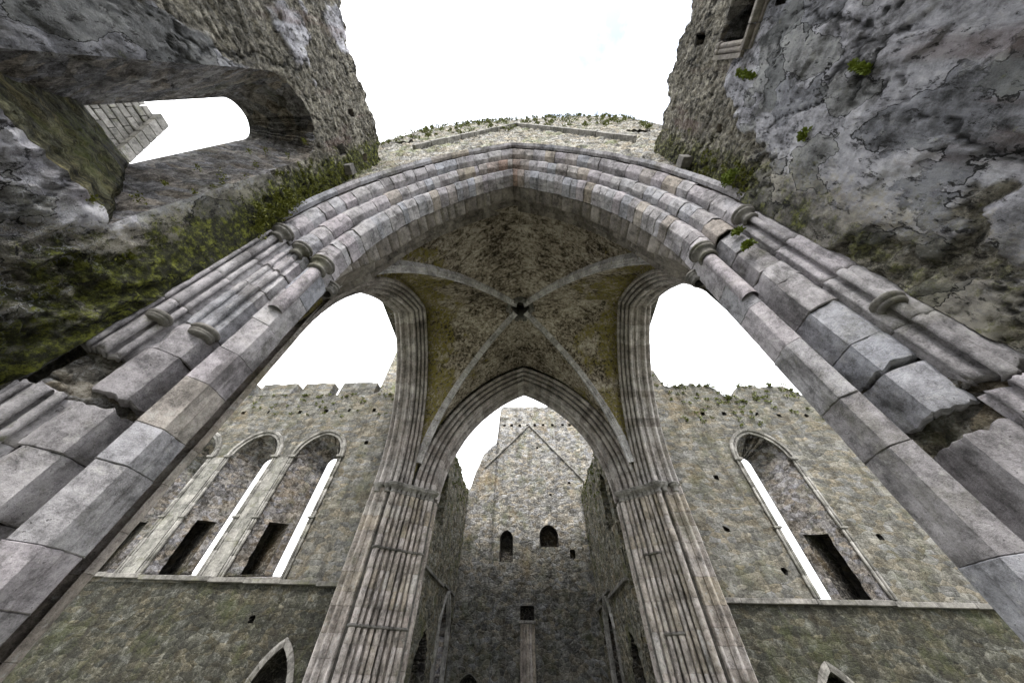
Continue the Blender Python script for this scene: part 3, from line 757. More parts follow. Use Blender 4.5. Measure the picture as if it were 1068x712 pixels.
# moulded profile: n rolls stepping out from the ridge (o=0,d=0) to the crossing corner (o=do, d=-dd), then a plain soffit behind
def rolls_profile(do, dd, n, r=.11, soffit=1.1):
    ax = np.array([do, -dd]); Lg = np.linalg.norm(ax); ax = ax/Lg; nrm = np.array([-ax[1], ax[0]])
    if nrm[1] > 0: nrm = -nrm          # towards the viewer/opening: smaller o, smaller d
    nrm = np.array([-abs(nrm[0]), -abs(nrm[1])])
    pts = []
    for k in range(n):
        c = ax*(Lg*(k+.5)/n); 
        for a in np.linspace(-1, 1, 7):
            pts.append(tuple(c + ax*(Lg/n*.40)*math.sin(a*math.pi/2) + nrm*r*math.cos(a*math.pi/2)))
        if k < n-1:
            g = ax*(Lg*(k+1)/n) - nrm*.16; pts.append(tuple(g))
    pts = pts[::-1]                    # from outside to ridge
    pts += [(.0, .05), (.07, .09), (.07, .12)] + [(-.03*math.sin(math.pi*q/5)+.05-.04*math.sin(math.pi*q/5), .12 + .16*q/5) for q in range(6)] + [(.08, .29), (.08, .5*soffit), (.02, .52*soffit)] + [(.02-.07*math.sin(math.pi*q/5), .54*soffit + .20*q/5) for q in range(6)] + [(.07, .54*soffit+.23), (.02, soffit-.12), (.0, soffit-.05), (.05, soffit), (.55, soffit+.08), (1.3, soffit+.10)]
    return pts
FARP = rolls_profile(.92, .62, 4, .12, 1.2); SIDP = rolls_profile(.55, .68, 4, .11, .95)
far = ArchPath(WFAR, ZS, ccen(WFAR, 14.55-ZS), lambda l, d, z: np.stack([XF + np.asarray(l, float), YFR + np.asarray(d), np.asarray(z, float)], 1))
FA = thing('nave_arch', 'far pointed crossing arch framing the roofless nave and tower house', 'arch', (XF, YFR, 0))
mb = MB()
for s_ in (-1, 1): blocks(mb, far, s_, FARP, ZS, far.len, .3, .5, .008, .014, .006, step=.12, erode=.01)
mb.build('arch_moulding', M['innerarch'], FA)
sides = []
for s_ in (-1, 1):
    sp = ArchPath(WS, ZS, ccen(WS, RISE), lambda l, d, z, s_=s_: np.stack([XF*.6 + s_*(XR + np.asarray(d)), YC + np.asarray(l, float), np.asarray(z, float)], 1))
    SA = thing('transept_arch', 'tall pointed arch opening %s of the vault with a band of slim mouldings' % ('left' if s_ < 0 else 'right'), 'arch', (s_*XR, YC, 0))
    SA['group'] = 'side arches of the crossing'
    mb = MB()
    for e in (-1, 1): blocks(mb, sp, e, SIDP, ZS, sp.len, .3, .5, .008, .014, .006, step=.12, erode=.01)
    mb.build('arch_moulding', M['innerarch'], SA); sides.append((sp, SA))
    # near jamb of the side arch and its plain shafts
    mb = MB(); blocks(mb, sp, -1, SIDP, 0, ZS, .4, .8, .008, .014, .005, step=.4); mb.build('jamb', M['shaft'], SA)

# far piers: shafts, capitals, rings
def pier(s_):
    px = XF
    P_ = thing('crossing_pier', 'clustered stone pier with slim shafts and capitals %s' % ('left of the nave opening' if s_ < 0 else 'right of the nave opening'), 'pier', (px + s_*5.75, 14.45, 0))
    a = np.array([px + s_*WFAR, YFR]); k = np.array([px + s_*(WFAR+.92), YFR-.62]); b = np.array([XF*.6 + s_*XR, YFS]); 
    # solid core following far and side profile
    back_ = lambda P: [(o+.08, d+.09) for o, d in P]
    mb = MB()
    blocks(mb, far, s_, back_(FARP), 0, ZS-.1, .4, .8, .01, .025, .008, step=.25, erode=.012)
    mb.build('pier_core', M['shaft'], P_)
    mb = MB(); blocks(mb, sides[0 if s_ < 0 else 1][0], 1, [(o+(.07 if d < .1 else .0), d+(.08 if d < .1 else .0)) for o, d in SIDP], 0, ZS-.1, .4, .8, .01, .025, .008, step=.25, erode=.012)
    mb.build('pier_core', M['shaft'], P_)
    n1, n2 = 5, 4
    mb = MB(); G = np.array([[(*(a + (0, .35)), z), (*(k + (s_*.15, .35)), z), (*(b + (s_*.1, -.02)), z)] for z in (0, ZS, ZS+3.)]); mb.grid(G, .3); mb.build('pier_core', M['cap'], P_)
    cs = [a + (k-a)*(i+.5)/n1 for i in range(n1)] + [k + (b-k)*(i+.5)/n2 for i in range(n2)]
    nrm = np.array([-s_*.45, -.9]); nrm /= np.linalg.norm(nrm)
    courses = [0.]
    while courses[-1] < ZS-.3: courses.append(min(courses[-1] + random.uniform(.45, 1.0), ZS-.3))
    tones = RS.rand(len(courses))
    for i, c in enumerate(cs):
        big = i in (0, 4, 8); r = .105 if big else .076
        c = c + nrm*(.08 if not big else .10)
        mb = MB()
        for z, z2, tn in zip(courses[:-1], courses[1:], tones):
            dj = (RS.rand(2)-.5)*.03
            mb.lathe([(r-.014, z), (r, z+.012), (r, z2-.012), (r-.014, z2)], c + dj, 14, np.clip(.5 + (tn-.5)*.5 + (RS.rand()-.5)*.6, 0, 1), .05)
        sh = mb.build('shaft', M['shaft'], P_, True)
        capital(sh, c, ZS + .02*(i % 2), r, r+.20, .38, 16, mat=M['trim'])
        if s_ < 0 or i in (2, 3, 4):
            for zr in (5.15, 2.85):
                mb = MB(); mb.lathe([(r, zr-.05), (r+.06, zr-.03), (r+.085, zr), (r+.05, zr+.035), (r, zr+.05)], c, 12, .4); mb.build('shaft_ring', M['cap'], sh, True)
    for dx in (.17, .64):
        capital(P_, (XF*.6 + s_*(XR+dx), YFS-.02), ZS, .09, .22, .34, 14, mat=M['trim'])
    P_['group'] = 'crossing piers under the vault'
    return P_
pier(-1); pier(1)

VT = thing('rib_vault', 'brown four part vault over the crossing with ribs meeting at a dark bell hole', 'vault', (XF*.7, YC, 15))
A_, BN, BF = 5.42, 5.80, 4.75; vx, vy = XF*.7, 9.70
cF = far.c; RF = far.R + .92
def prof(t, half, apex):
    # pointed profile 0..1 (0 = apex, 1 = spring), half span `half`, apex height `apex`
    rise = apex - ZS; c = ccen(half, rise) if rise > half else 0.; R_ = half + c
    x = t*half
    return ZS + np.sqrt(np.clip(R_*R_ - (x+c)**2, 0, None))*(1. if rise > half else rise/half)
def vz(x, y):
    tx, ty = np.clip(np.abs(x-vx)/A_, 0, 1), np.clip(np.where(y < vy, (vy-y)/BN, (y-vy)/BF), 0, 1)
    za = prof(tx, A_, 15.75); zb = prof(ty, 5.0, 15.75)
    return np.maximum(za, zb) + .20*(1-np.maximum(tx, ty))
n = 170; gx = np.linspace(vx-A_, vx+A_, n); gy = np.linspace(vy-BN, vy+BF, n); GX, GY = np.meshgrid(gx, gy, indexing='ij')
GZ = vz(GX, GY); VV = np.stack([GX.ravel(), GY.ravel(), GZ.ravel()], 1)
VV[:,2] += .10*fbm(VV*2.2, 4, 4) + .05*fbm(VV*7, 3, 6)
rr = np.hypot(GX-.12, GY-9.90)
FF = [(i*n+j, (i+1)*n+j, (i+1)*n+j+1, i*n+j+1) for i in range(n-1) for j in range(n-1) if rr[i,j] > .52]
mk('vault_web', VV, FF, M['vault'], VT)
TOPV = VV.copy(); TOPV[:,2] += .35
mk('vault_back', TOPV, FF, M['core'], VT)
BX, BY = .12, 9.90
for sx in (-1, 1):
    for sy in (-1, 1):
        mb = MB(); m_ = 34; ring = []
        p0 = np.array([BX, BY]); p1 = np.array([vx + sx*A_*.985, vy + (BF if sy > 0 else -BN)*.985]); dirv = (p1-p0)/np.linalg.norm(p1-p0); pn = np.array([-dirv[1], dirv[0]])
        pf = [(1.0*a, 1.1*b-.10) for a, b in [(-.17,.25),(-.17,-.02),(-.12,-.04),(-.11,-.09),(-.05,-.11),(-.04,-.17),(0,-.20),(.04,-.17),(.05,-.11),(.11,-.09),(.12,-.04),(.17,-.02),(.17,.25)]]
        path = []
        for k in range(m_+1):
            t = .055 + (1-.055)*k/m_; q = p0 + (p1-p0)*t
            path.append((q[0], q[1], float(vz(np.array([q[0]]), np.array([q[1]]))[0])))
        path = np.array(path); tan = np.gradient(path, axis=0); tan /= np.linalg.norm(tan, axis=1)[:,None]
        up = np.cross(tan, np.array([pn[0], pn[1], 0.])); up *= np.sign(up[:,2])[:,None]
        up = np.where(np.abs(up[:,2:3]) < 1e-6, np.array([[-dirv[0], -dirv[1], 0]]), up)
        for b0 in range(0, m_, 2):
            G = []
            for k in (b0, b0+1, b0+2):
                for e in ((.012,) if k == b0 else (0,) if k == b0+1 else (-.012,)):
                    q = path[k] + tan[k]*e
                    G.append([q + np.array([pn[0], pn[1], 0])*a + up[k]*(h-.0) for a, h in pf])
            mb.grid(np.array(G), RS.rand())
        mb.build('rib', M['rib'], VT)
mb = MB(); zb_ = float(vz(np.array([BX]), np.array([BY]))[0])
mb.lathe([(.55, zb_+.6), (.53, zb_-.12), (.55, zb_-.26), (.57, zb_-.34), (.66, zb_-.32), (.74, zb_-.18), (.80, zb_+.15)], (BX, BY), 32, .3, .06)
for k in range(10):
    a_ = k*2*math.pi/10; mb.box((BX+.69*math.cos(a_), BY+.69*math.sin(a_), zb_-.24), (.24,.22,.20), a_, RS.rand(), .05)
mb.build('boss_ring', M['cap'], VT)
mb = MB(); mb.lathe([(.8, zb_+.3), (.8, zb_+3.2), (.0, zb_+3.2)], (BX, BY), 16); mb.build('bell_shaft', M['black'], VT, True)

# mass of the tower over the arches (keeps daylight out above the vault haunches)
TM = thing('crossing_tower', 'ruined stub of the square tower standing over the vault', 'tower', (0, 9.5, 16))
def slab(x0, x1, y0, y1, z0, z1, mat, parent, nm='masonry'):
    mb = MB(); mb.box(((x0+x1)/2, (y0+y1)/2, (z0+z1)/2), (x1-x0, y1-y0, z1-z0)); return mb.build(nm, mat, parent)
def spandrel(fn_, path, o, half, ztop, lc, mat, parent):
    """wall above an arch, cut to the arch curve"""
    ls = np.linspace(-half, half, 60); R_ = path.R + o
    z0_ = np.where(np.abs(ls) < path.w + o - .02, ZS + np.sqrt(np.clip(R_*R_ - (np.abs(ls)+path.c)**2, 0, None)), ZS-.2)
    G = []
    for k in range(24):
        w = k/23; G.append(fn_(ls + lc, np.zeros(60), z0_*(1-w) + ztop*w))
    mb = MB(); mb.grid(np.array(G)); G2 = [g.copy() for g in (G[0], G[-1])]
    mb.build('spandrel', mat, parent, True)
spandrel(lambda u, d, z: np.stack([u + XF, np.full(len(u), YFR+1.29), z], 1), far, .65, 7.6, 20, 0, M['nave'], TM)
spandrel(lambda u, d, z: np.stack([u + XF, np.full(len(u), YFR-.55), z], 1), far, 1.1, 6., 16.4, 0, M['vault'], TM)
spandrel(lambda u, d, z: np.stack([u, np.full(len(u), 4.45), z], 1), near, 1.25, 7.6, 20, 0, M['nave'], TM)
for i_, s_ in enumerate((-1, 1)):
    spandrel(lambda u, d, z, s_=s_: np.stack([np.full(len(u), XF*.6 + s_*(XR+1.04)), u, z], 1), sides[i_][0], .65, 6.3, 20, YC, M['nave'], TM)
    spandrel(lambda u, d, z, s_=s_: np.stack([np.full(len(u), XF*.6 + s_*(XR-.62)), u, z], 1), sides[i_][0], .5, 5.1, 16.4, YC, M['vault'], TM)
    # solid near corners of the crossing behind the jambs
    slab(s_*5.7 if s_ > 0 else -8.7, 8.7 if s_ > 0 else -5.7, 2.45, 4.4, 0, 16., M['nave'], TM, 'corner_mass')
slab(-8.6, 8.6, 2.6, 17.0, 17.3, 17.8, M['core'], TM, 'floor_slab')

# ================================================================== TRANSEPT WALLS
YT = 16.3
def tw_disp(P): return stone_disp(2.6, .022, .06, 1.6, 12)(P)
TL = thing('transept_wall', 'left battlemented transept wall with three tall pointed windows in a row', 'wall', (-16, YT, 0))
holes = []
for i, cx in enumerate((-12.12, -16.1, -20.1)):
    cy = [0, .03, .06][i]
    fo = outline(cx, 1.36, 4.55+.05*i, 10.3+cy, 1.5, nj=50); bo = outline(cx + (.05, -.15, -.15)[i], (.34, .40, .40)[i], 4.9, 10.6, .42, nj=50)
    holes.append(Hole(fo, bo, 1.6, M['reveal'], 'window', m=10, rough=.03, passage=(-1, 4.6, 6.9, 3, 8, (-1.5, .5, 0)),
                      label=['pointed window nearest the pier, its slit letting in most sky', 'middle pointed window with a thin bright slit', 'pointed window half hidden by the near arch'][i]))
dl = outline(-9.35, .78, -.4, .9, 1.55); holes.append(Hole(dl, outline(-9.35, .7, -.4, .9, 1.5), 1.2, M['black'], 'doorway', True, m=4))
for (x, z) in ((-14.12, 6.2), (-9.9, 13.6), (-11.6, 13.6), (-13.2, 13.55), (-15., 13.5), (-17.2, 13.5), (-19., 13.5), (-11.2, 3.2), (-9.5, 11.2)):
    holes.append(Hole(outline(x, .13, z-.13, z+.13, 0), outline(x, .11, z-.13, z+.13, 0), .4, M['black'], 'putlog_hole', True, m=2))
SPL = 4.35
def lmats(P): return dict()
wall(TL, fy(YT), -24, -7.2, SPL+.0, lambda u: 15.05 + .12*math.sin(u*3), .14, [h for h in holes[:3]] + [h for h in holes[4:] if h.f[:,1].mean() > 4.4], tw_disp, M['transept'], 1.65)
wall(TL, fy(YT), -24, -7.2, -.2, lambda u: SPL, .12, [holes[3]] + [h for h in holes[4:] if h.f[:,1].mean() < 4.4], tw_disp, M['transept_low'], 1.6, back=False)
for x0, x1 in ((-24., -22.4), (-21.6, -19.75), (-19.1, -16.6), (-15.9, -13.75), (-13.05, -10.5)):
    nx = int((x1-x0)/.12)+2; mb = MB()
    xs = np.linspace(x0, x1, nx); tops = 16.02 + .10*np.array([fbm(np.array([[x*1.7, 2., 2.]]), 4, 3)[0] for x in xs])*2
    G = np.array([np.stack([xs, np.full(nx, YT-.02), np.full(nx, 14.95)], 1), np.stack([xs, np.full(nx, YT-.02), .5*(tops+15)], 1), np.stack([xs, np.full(nx, YT), tops], 1), np.stack([xs, np.full(nx, YT+.7), tops+.05], 1), np.stack([xs, np.full(nx, YT+.7), np.full(nx, 14.9)], 1)])
    mb.grid(G)
    for e in (0, -1): mb.add(G[:,e], [(0,1,2,3,4)])
    mb.build('merlon', M['transept'], TL)
def hood_and_shafts(T_, cx, zs_, hw, rise, zb, shafts=True):
    hp = ArchPath(hw, zs_, ccen(hw, rise), lambda l, d, z: np.stack([cx + np.asarray(l), YT - np.asarray(d), np.asarray(z)], 1))
    mb = MB()
    for e in (-1, 1): blocks(mb, hp, e, [(-.05,-.05),(-.05,.06),(.02,.08),(.05,.03),(.10,.03),(.13,.13),(.24,.16),(.28,.10),(.28,-.03)], zs_, hp.len, .4, .7, nrm_in=np.array([0,-1.]), inset=.012)
    mb.build('hood_mould', M['trim'], T_)
    if shafts:
        for e in (-1, 1):
            mb = MB()
            z = zb
            while z < zs_:
                z2 = min(z + random.uniform(.6, 1.1), zs_)
                for dx in (.03, .17): mb.lathe([(.055, z), (.065, z+.01), (.065, z2-.01), (.055, z2)], (cx + e*(hw+dx), YT-.05), 9, RS.rand(), .04)
                z = z2
            s = mb.build('window_shaft', M['trim'], T_, True)
            mb = MB(); mb.box((cx + e*(hw+.10), YT-.06, zs_-.02), (.42, .26, .14), a=.3); mb.build('impost', M['trim'], s)
            mb = MB(); mb.box((cx + e*(hw+.10), YT-.06, .5*(zs_+zb)-.4), (.36, .22, .09), a=.1); mb.build('shaft_ring', M['trim'], s)
for i, cx in enumerate((-12.12, -16.1, -20.1)): hood_and_shafts(TL, cx, 10.3, 1.36, 1.5, 4.5)
for xc in (-14.11, -18.1):
    mb = MB(); z = 4.55
    while z < 10.2:
        z2 = min(z + random.uniform(.35, .6), 10.22); sp_ = random.choice((-.12, .0, .14))
        for a, b in ((-.37, sp_), (sp_, .37)): mb.box((xc + (a+b)/2, YT - .02 + (RS.rand()-.5)*.02, (z+z2)/2), (b-a-.003, .14, z2-z-.003), a=RS.rand(), bev=.004)
        z = z2
    mb.build('pier_facing', M['facing'], TL)
mb = MB()
def course(mb, x0, z0, x1, z1, y, w=.22, t=.17, n=9):
    for k in range(n):
        xa, xb = x0 + (x1-x0)*k/n, x0 + (x1-x0)*(k+1)/n; zz = z0 + (z1-z0)*(k+.5)/n
        mb.box(((xa+xb)/2, y - w/2 + .02, zz + (RS.rand()-.5)*.03), (abs(xb-xa)-.015, w + (RS.rand()-.5)*.03, t), a=RS.rand())
course(mb, -22.3, 4.62, -7.3, 4.34, YT); mb.build('string_course', M['cap'], TL)
hp = ArchPath(.80, .9, ccen(.80, 1.55), lambda l, d, z: np.stack([-9.35 + np.asarray(l), YT - np.asarray(d), np.asarray(z)], 1)); mb = MB()
for e in (-1, 1): blocks(mb, hp, e, [(-.03,-.05),(-.03,.05),(.10,.08),(.2,.04),(.2,-.04)], 0, hp.len, .3, .5, nrm_in=np.array([0,-1.]))
mb.build('door_surround', M['cap'], TL)

TR = thing('transept_wall', 'right transept wall with ragged top and a single tall pointed window', 'wall', (14, YT, 0))
holes = [Hole(outline(13.35, 1.36, 4.05, 10.0, 1.6, nj=50), outline(13.3, .36, 4.3, 10.5, .45, nj=50), 1.6, M['reveal'], 'window', m=10, rough=.03, passage=(1, 4.1, 6.4, 3, 8, (1.5, .5, 0)), label='tall pointed window with a bright slit and shafted jamb')]
hlow = [Hole(outline(10.9, .8, -.4, .7, 1.45), outline(10.9, .7, -.4, .7, 1.4), 1.2, M['black'], 'doorway', True, m=4)]
for (x, z) in ((9.6, 6.6), (11.2, 5.0), (16.2, 6.3), (9.7, 13.1), (11.4, 13.0), (12.7, 13.0), (14.6, 12.9), (15.9, 12.8), (17.5, 12.8), (10.3, 9.)):
    holes.append(Hole(outline(x, .13, z-.13, z+.13, 0), outline(x, .11, z-.13, z+.13, 0), .4, M['black'], 'putlog_hole', True, m=2))
def rtop(u):
    b = np.interp(u, [7, 9.6, 9.8, 12.6, 13.1, 13.35, 14.3, 14.6, 15.3, 17.6, 18.2, 22], [17.3, 16.6, 15.35, 15.4, 15.0, 14.35, 14.3, 15.1, 15.25, 15.0, 14.3, 14.2])
    return b + .30*(vnoise(np.array([[u*3., 1., 7.]]))[0]-.5) + .18*(vnoise(np.array([[u*9., 1., 7.]]))[0]-.5)
SPR = 3.95
wall(TR, fy(YT), 7.2, 24, SPR, rtop, .14, holes, tw_disp, M['transept'], 1.65)
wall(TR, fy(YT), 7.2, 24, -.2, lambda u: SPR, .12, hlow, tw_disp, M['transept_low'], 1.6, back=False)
hood_and_shafts(TR, 13.35, 10.0, 1.36, 1.6, 4.1)
mb = MB(); course(mb, 7.3, 4.02, 20.5, 3.92, YT); mb.build('string_course', M['cap'], TR)
hp = ArchPath(.82, .7, ccen(.82, 1.45), lambda l, d, z: np.stack([10.9 + np.asarray(l), YT - np.asarray(d), np.asarray(z)], 1)); mb = MB()
for e in (-1, 1): blocks(mb, hp, e, [(-.03,-.05),(-.03,.05),(.10,.08),(.2,.04),(.2,-.04)], 0, hp.len, .3, .5, nrm_in=np.array([0,-1.]))
mb.build('door_surround', M['cap'], TR)

ST = thing('stair_turret', 'tall pale stone turret shoulder rising behind the left battlements', 'turret', (-9.2, 17.5, 0))
wall(ST, fy(16.9), -10.55, -7.6, 12., lambda u: 20.5 + .2*math.sin(u*7), .15, [], stone_disp(2.2, .05, .04, 1.6, 22), M['tower'], 2.2)

# ================================================================== NAVE
YE = 26.5
def nave(s_):
    W_ = thing('nave_wall', '%s side wall of the roofless nave, mossy with pointed recesses' % ('left' if s_ < 0 else 'right'), 'wall', (s_*4.8, 22, 0))
    if s_ < 0:
        hs = [Hole(outline(18.8, .72, 7.6, 9.6, .95), outline(18.9, .55, 7.7, 9.6, .8), 1.2, M['nave'], 'window', True, m=5),
              Hole(outline(19.9, 1.15, -.3, 1.6, 1.7), outline(19.9, 1., -.3, 1.6, 1.6), 1.2, M['black'], 'doorway', True, m=5),
              Hole(outline(23.9, 1.35, -.3, 3.1, 2.1), outline(23.9, .9, .3, 3.2, 1.6), 1.1, M['reveal'], 'window', True, m=5),
              Hole(outline(25.75, .16, 8.5, 9.3, 0), outline(25.75, .15, 8.5, 9.3, 0), 1.2, M['reveal'], 'slit_window', m=4), 
              Hole(outline(26.0, .25, 3.6, 4.4, 0), outline(26.0, .2, 3.6, 4.4, 0), .6, M['black'], 'putlog_hole', True, m=3)]
        zt = lambda u: np.interp(u, [17, 19.5, 20.2, 22.5, 25, 26.6], [12.9, 12.6, 12.1, 12.5, 12.3, 12.5]) + .5*(vnoise(np.array([[u*2.3, 4., 2.]]))[0]-.5) + .3*(vnoise(np.array([[u*7., 4., 2.]]))[0]-.5)
    else:
        hs = [Hole(outline(18.5, .75, 7.3, 9.3, .95), outline(18.6, .55, 7.4, 9.3, .8), 1.2, M['nave'], 'window', True, m=5),
              Hole(outline(18.9, .85, -.3, 1.7, 1.6), outline(18.9, .7, -.3, 1.7, 1.5), 1.2, M['black'], 'doorway', True, m=5),
              Hole(outline(23.4, 1.2, -.3, 3.0, 2.1), outline(23.4, .8, .3, 3.1, 1.6), 1.1, M['black'], 'window', True, m=5),
              Hole(outline(25.9, .17, 8.0, 8.8, 0), outline(25.9, .15, 8.0, 8.8, 0), .8, M['black'], 'slit_window', True, m=4),
              Hole(outline(25.6, .25, 3.2, 4.1, 0), outline(25.6, .2, 3.2, 4.1, 0), .6, M['black'], 'putlog_hole', True, m=3)]
        zt = lambda u: np.interp(u, [17, 18.5, 20, 22.5, 25, 26.6], [11.6, 11.4, 11.9, 12.2, 12.3, 12.6]) + .5*(vnoise(np.array([[u*2.3, 8., 2.]]))[0]-.5) + .3*(vnoise(np.array([[u*7., 8., 2.]]))[0]-.5)
    wall(W_, fx(s_*4.8, s_), 17.1, YE+.1, -.2, zt, .12, hs, stone_disp(2.2, .08, .05, 1.6, 31, s_*2.), M['nave'], 1.3)
    W_['group'] = 'side walls of the nave'
    T = lambda yc: (lambda l, d, z: np.stack([s_*4.8 - s_*np.asarray(d), yc + np.asarray(l), np.asarray(z)], 1))
    yc, hw, zs_, rs = (23.9, 1.4, 3.1, 2.15) if s_ < 0 else (23.4, 1.25, 3.0, 2.15)
    hp = ArchPath(hw, zs_, ccen(hw, rs), T(yc)); mb = MB()
    for e in (-1, 1): blocks(mb, hp, e, [(-.16,-.10),(-.12,.04),(-.02,.06),(.0,.12),(.14,.14),(.16,-.03)], 0, hp.len, .4, .7, nrm_in=np.array([0,-1.]))
    f_ = mb.build('window_surround', M['trim'], W_)
    for e in (-.45, .45):
        mb = MB(); mb.lathe([(.09, 0), (.09, 3.4)], (s_*5.1, yc+e), 8, .5); mb.build('mullion', M['trim'], f_, True)
    mb = MB()
    for k in range(6):
        y0 = 17.4 + k*1.5
        if abs(y0+.7-yc) < 1.7: continue
        mb.box((s_*4.74, y0+.74, 5.3 if s_ < 0 else 4.9), (.2, 1.46, .14), a=RS.rand())
    mb.box((s_*4.74, yc-1.0, 5.42 if s_ < 0 else 5.2), (.2, 1.3, .12), a=.4); mb.box((s_*4.74, yc+1.0, 5.42 if s_ < 0 else 5.2), (.2, 1.3, .12), a=.4)
    mb.build('string_course', M['cap'], W_)
nave(-1); nave(1)

TH = thing('tower_house', 'tall gabled end wall of the tower house with two small dark windows', 'tower', (.5, YE, 0))
def ttop(u):
    return float(np.interp(u, [-5., -4.7, -3.9, -3.75, -2.6, -2.52, -2.45, 6.5, 7.2], [12.3, 12.8, 15.6, 15.9, 17.0, 17.2, 21.2, 21.25, 21.2])) + .22*(vnoise(np.array([[u*3., 3., 4.]]))[0]-.5)
hs = [Hole(outline(-1.4, .50, 7.5, 8.95, .62), outline(-1.4, .42, 7.5, 8.95, .55), 1., M['black'], 'window', True, m=4, label='narrow round-headed dark window'),
      Hole(outline(1.85, .72, 8.45, 9.15, .78), outline(1.85, .6, 8.45, 9.15, .7), 1., M['black'], 'window', True, m=4, label='squat dark window with a pointed ragged head'),
      Hole(outline(3.52, .20, 7.75, 8.3, 0), outline(3.52, .18, 7.75, 8.3, 0), .8, M['black'], 'putlog_hole', True, m=3),
      Hole(outline(.1, .46, 4.35, 5.1, 0), outline(.1, .42, 4.35, 5.1, 0), .9, M['black'], 'recess', True, m=3),
      Hole(outline(-3.4, .8, -.3, .9, 1.1), outline(-3.4, .7, -.3, .9, 1.), .9, M['black'], 'doorway', True, m=3)]
for k in range(9):
    x = -2.1 + k*.85 + random.uniform(-.2, .2)
    hs.append(Hole(outline(x, .14, 18.85, 19.12, 0), outline(x, .13, 18.85, 19.1, 0), .5, M['black'], 'putlog_hole', True, m=2))
for (x, z) in ((-3.3, 16.3), (1.3, 16.5), (-2.5, 17.9), (2.2, 12.2), (-2.4, 12.6), (3.9, 13.2)):
    hs.append(Hole(outline(x, .11, z-.1, z+.1, 0), outline(x, .1, z-.1, z+.1, 0), .4, M['black'], 'putlog_hole', True, m=2))
wall(TH, fy(YE), -5., 7.2, -.2, ttop, .11, hs, stone_disp(2.3, .06, .06, 1.4, 41), M['endwall'], 2.2)
mb = MB(); ledge(mb, (-3.5, 14.6), (.6, 18.95), YE, .16, .12, 9); mb.build('roof_crease', M['trim'], TH, False, 'left slope of the gable scar')
mb = MB(); ledge(mb, (.6, 18.95), (5.55, 12.9), YE, .16, .12, 11); mb.build('roof_crease', M['trim'], TH, False, 'right slope of the gable scar')
mb = MB(); mb.box((.1, YE-.1, 4.28), (1.1, .3, .14), a=.6); mb.build('recess_sill', M['trim'], TH)
mb = MB()
for k in range(5): mb.lathe([(.10, 0.), (.10, 4.2)], (-.28+.19*k, YE-.06), 9, RS.rand())
mb.build('fluted_pilaster', M['shaft'], TH, True)

# ================================================================== turret seen through the left window
TU = thing('gabled_turret', 'grey coursed turret with a raked coping seen through the left window', 'turret', (-22, -1, 0))
mb = MB(); zz = np.arange(9., 23.0, .42)
def rake(z): return 1.62 - (z-20.6)*.36
for k, z in enumerate(zz):
    ye = rake(z+.2); cuts = [-4.5] + [y for y in np.arange(-4.2 + .35*(k % 2), ye-.2, .8)] + [ye]
    for a, b in zip(cuts[:-1], cuts[1:]): mb.box((-21.9 + (RS.rand()-.5)*.06, (a+b)/2, z+.2), (1.4, b-a-.03, .385), a=RS.rand(), bev=.04)
mb.build('turret_wall', M['cap'], TU)
mb = MB()
for k, z in enumerate(np.arange(9., 23.2, .6)): mb.box((-21.75, rake(z+.3)+.24, z+.3), (1.9, .62, .585), a=RS.rand(), bev=.03, tilt=[[1,0,0],[0,1,-.36],[0,0,1]])
mb.build('coping', M['cap'], TU)
L['group'] = Rw['group'] = 'choir walls beside the camera'; TL['group'] = TR['group'] = 'transept walls beyond the crossing'
# ================================================================== ground
me_n = 60; gs = np.linspace(-1, 1, me_n); gs = np.sign(gs)*np.abs(gs)**2.2*600
GX, GY = np.meshgrid(gs, gs + 10, indexing='ij'); GV = np.stack([GX.ravel(), GY.ravel(), 0*GX.ravel() - .0], 1)
g = mk('ground', GV, [(i*me_n+j, (i+1)*me_n+j, (i+1)*me_n+j+1, i*me_n+j+1) for i in range(me_n-1) for j in range(me_n-1)], M['ground'])
g['kind'] = 'structure'; g['label'] = 'gravel and worn grass floor of the ruin'; g['category'] = 'ground'

# ================================================================== plants
def leaves(mb, c, nrm, r, n, size, flat=.5):
    c = np.array(c, float); nrm = np.array(nrm, float); nrm /= np.linalg.norm(nrm)
    for _ in range(n):
        d = RS.normal(size=3); d /= np.linalg.norm(d); d = d*r*RS.rand()**.5; k = d@nrm; d = d - nrm*k + nrm*abs(k)*flat
        p = c + d; a = RS.normal(size=3) + nrm*.6; a /= np.linalg.norm(a); b = np.cross(a, RS.normal(size=3)); b /= np.linalg.norm(b)
        s = size*RS.uniform(.6, 1.4)
        mb.add([p, p + a*s*.5 + b*s*.3, p + a*s, p + a*s*.5 - b*s*.3], [(0,1,2,3)], RS.rand())
def fern(c, nrm, r, n, label):
    mb = MB(); leaves(mb, c, nrm, r*.8, n, .055, .7)
    o = mb.build('fern', M['fern'], None, False); o['label'] = label; o['category'] = 'fern'; o['group'] = 'ferns rooted in the right wall and its arch'
    return o
def fern_long(c, dz, dy, r, n, label):
    mb = MB()
    for t in np.linspace(-.5, .5, 5): leaves(mb, (c[0], c[1]+dy*t, c[2]+dz*t), (-1,0,0), r*.55, n//5, .05, .7)
    o = mb.build('fern', M['fern'], None, False); o['label'] = label; o['category'] = 'fern'; o['group'] = 'ferns rooted in the right wall and its arch'
fern_long((4.80, .12, 9.56), .55, -.05, .10, 420, 'bright green fern hanging highest on the right wall, below the shafted window')
fern_long((4.80, .08, 6.97), .26, -.05, .07, 320, 'small bright fern on the grey render far right near the upper edge')
fern((4.80, .85, 7.36), (-1,0,0), .10, 160, 'dull green tuft in the middle of the right wall')
fern((4.78, 1.78, 8.75), (-1,-.5,0), .24, 520, 'bushy fern beside the outer right capital at the foot of the rubble')
fern((4.45, 2.38, 7.35), (-.7,-.7,.2), .13, 260, 'small fern sprouting from the right pier just under its capital')
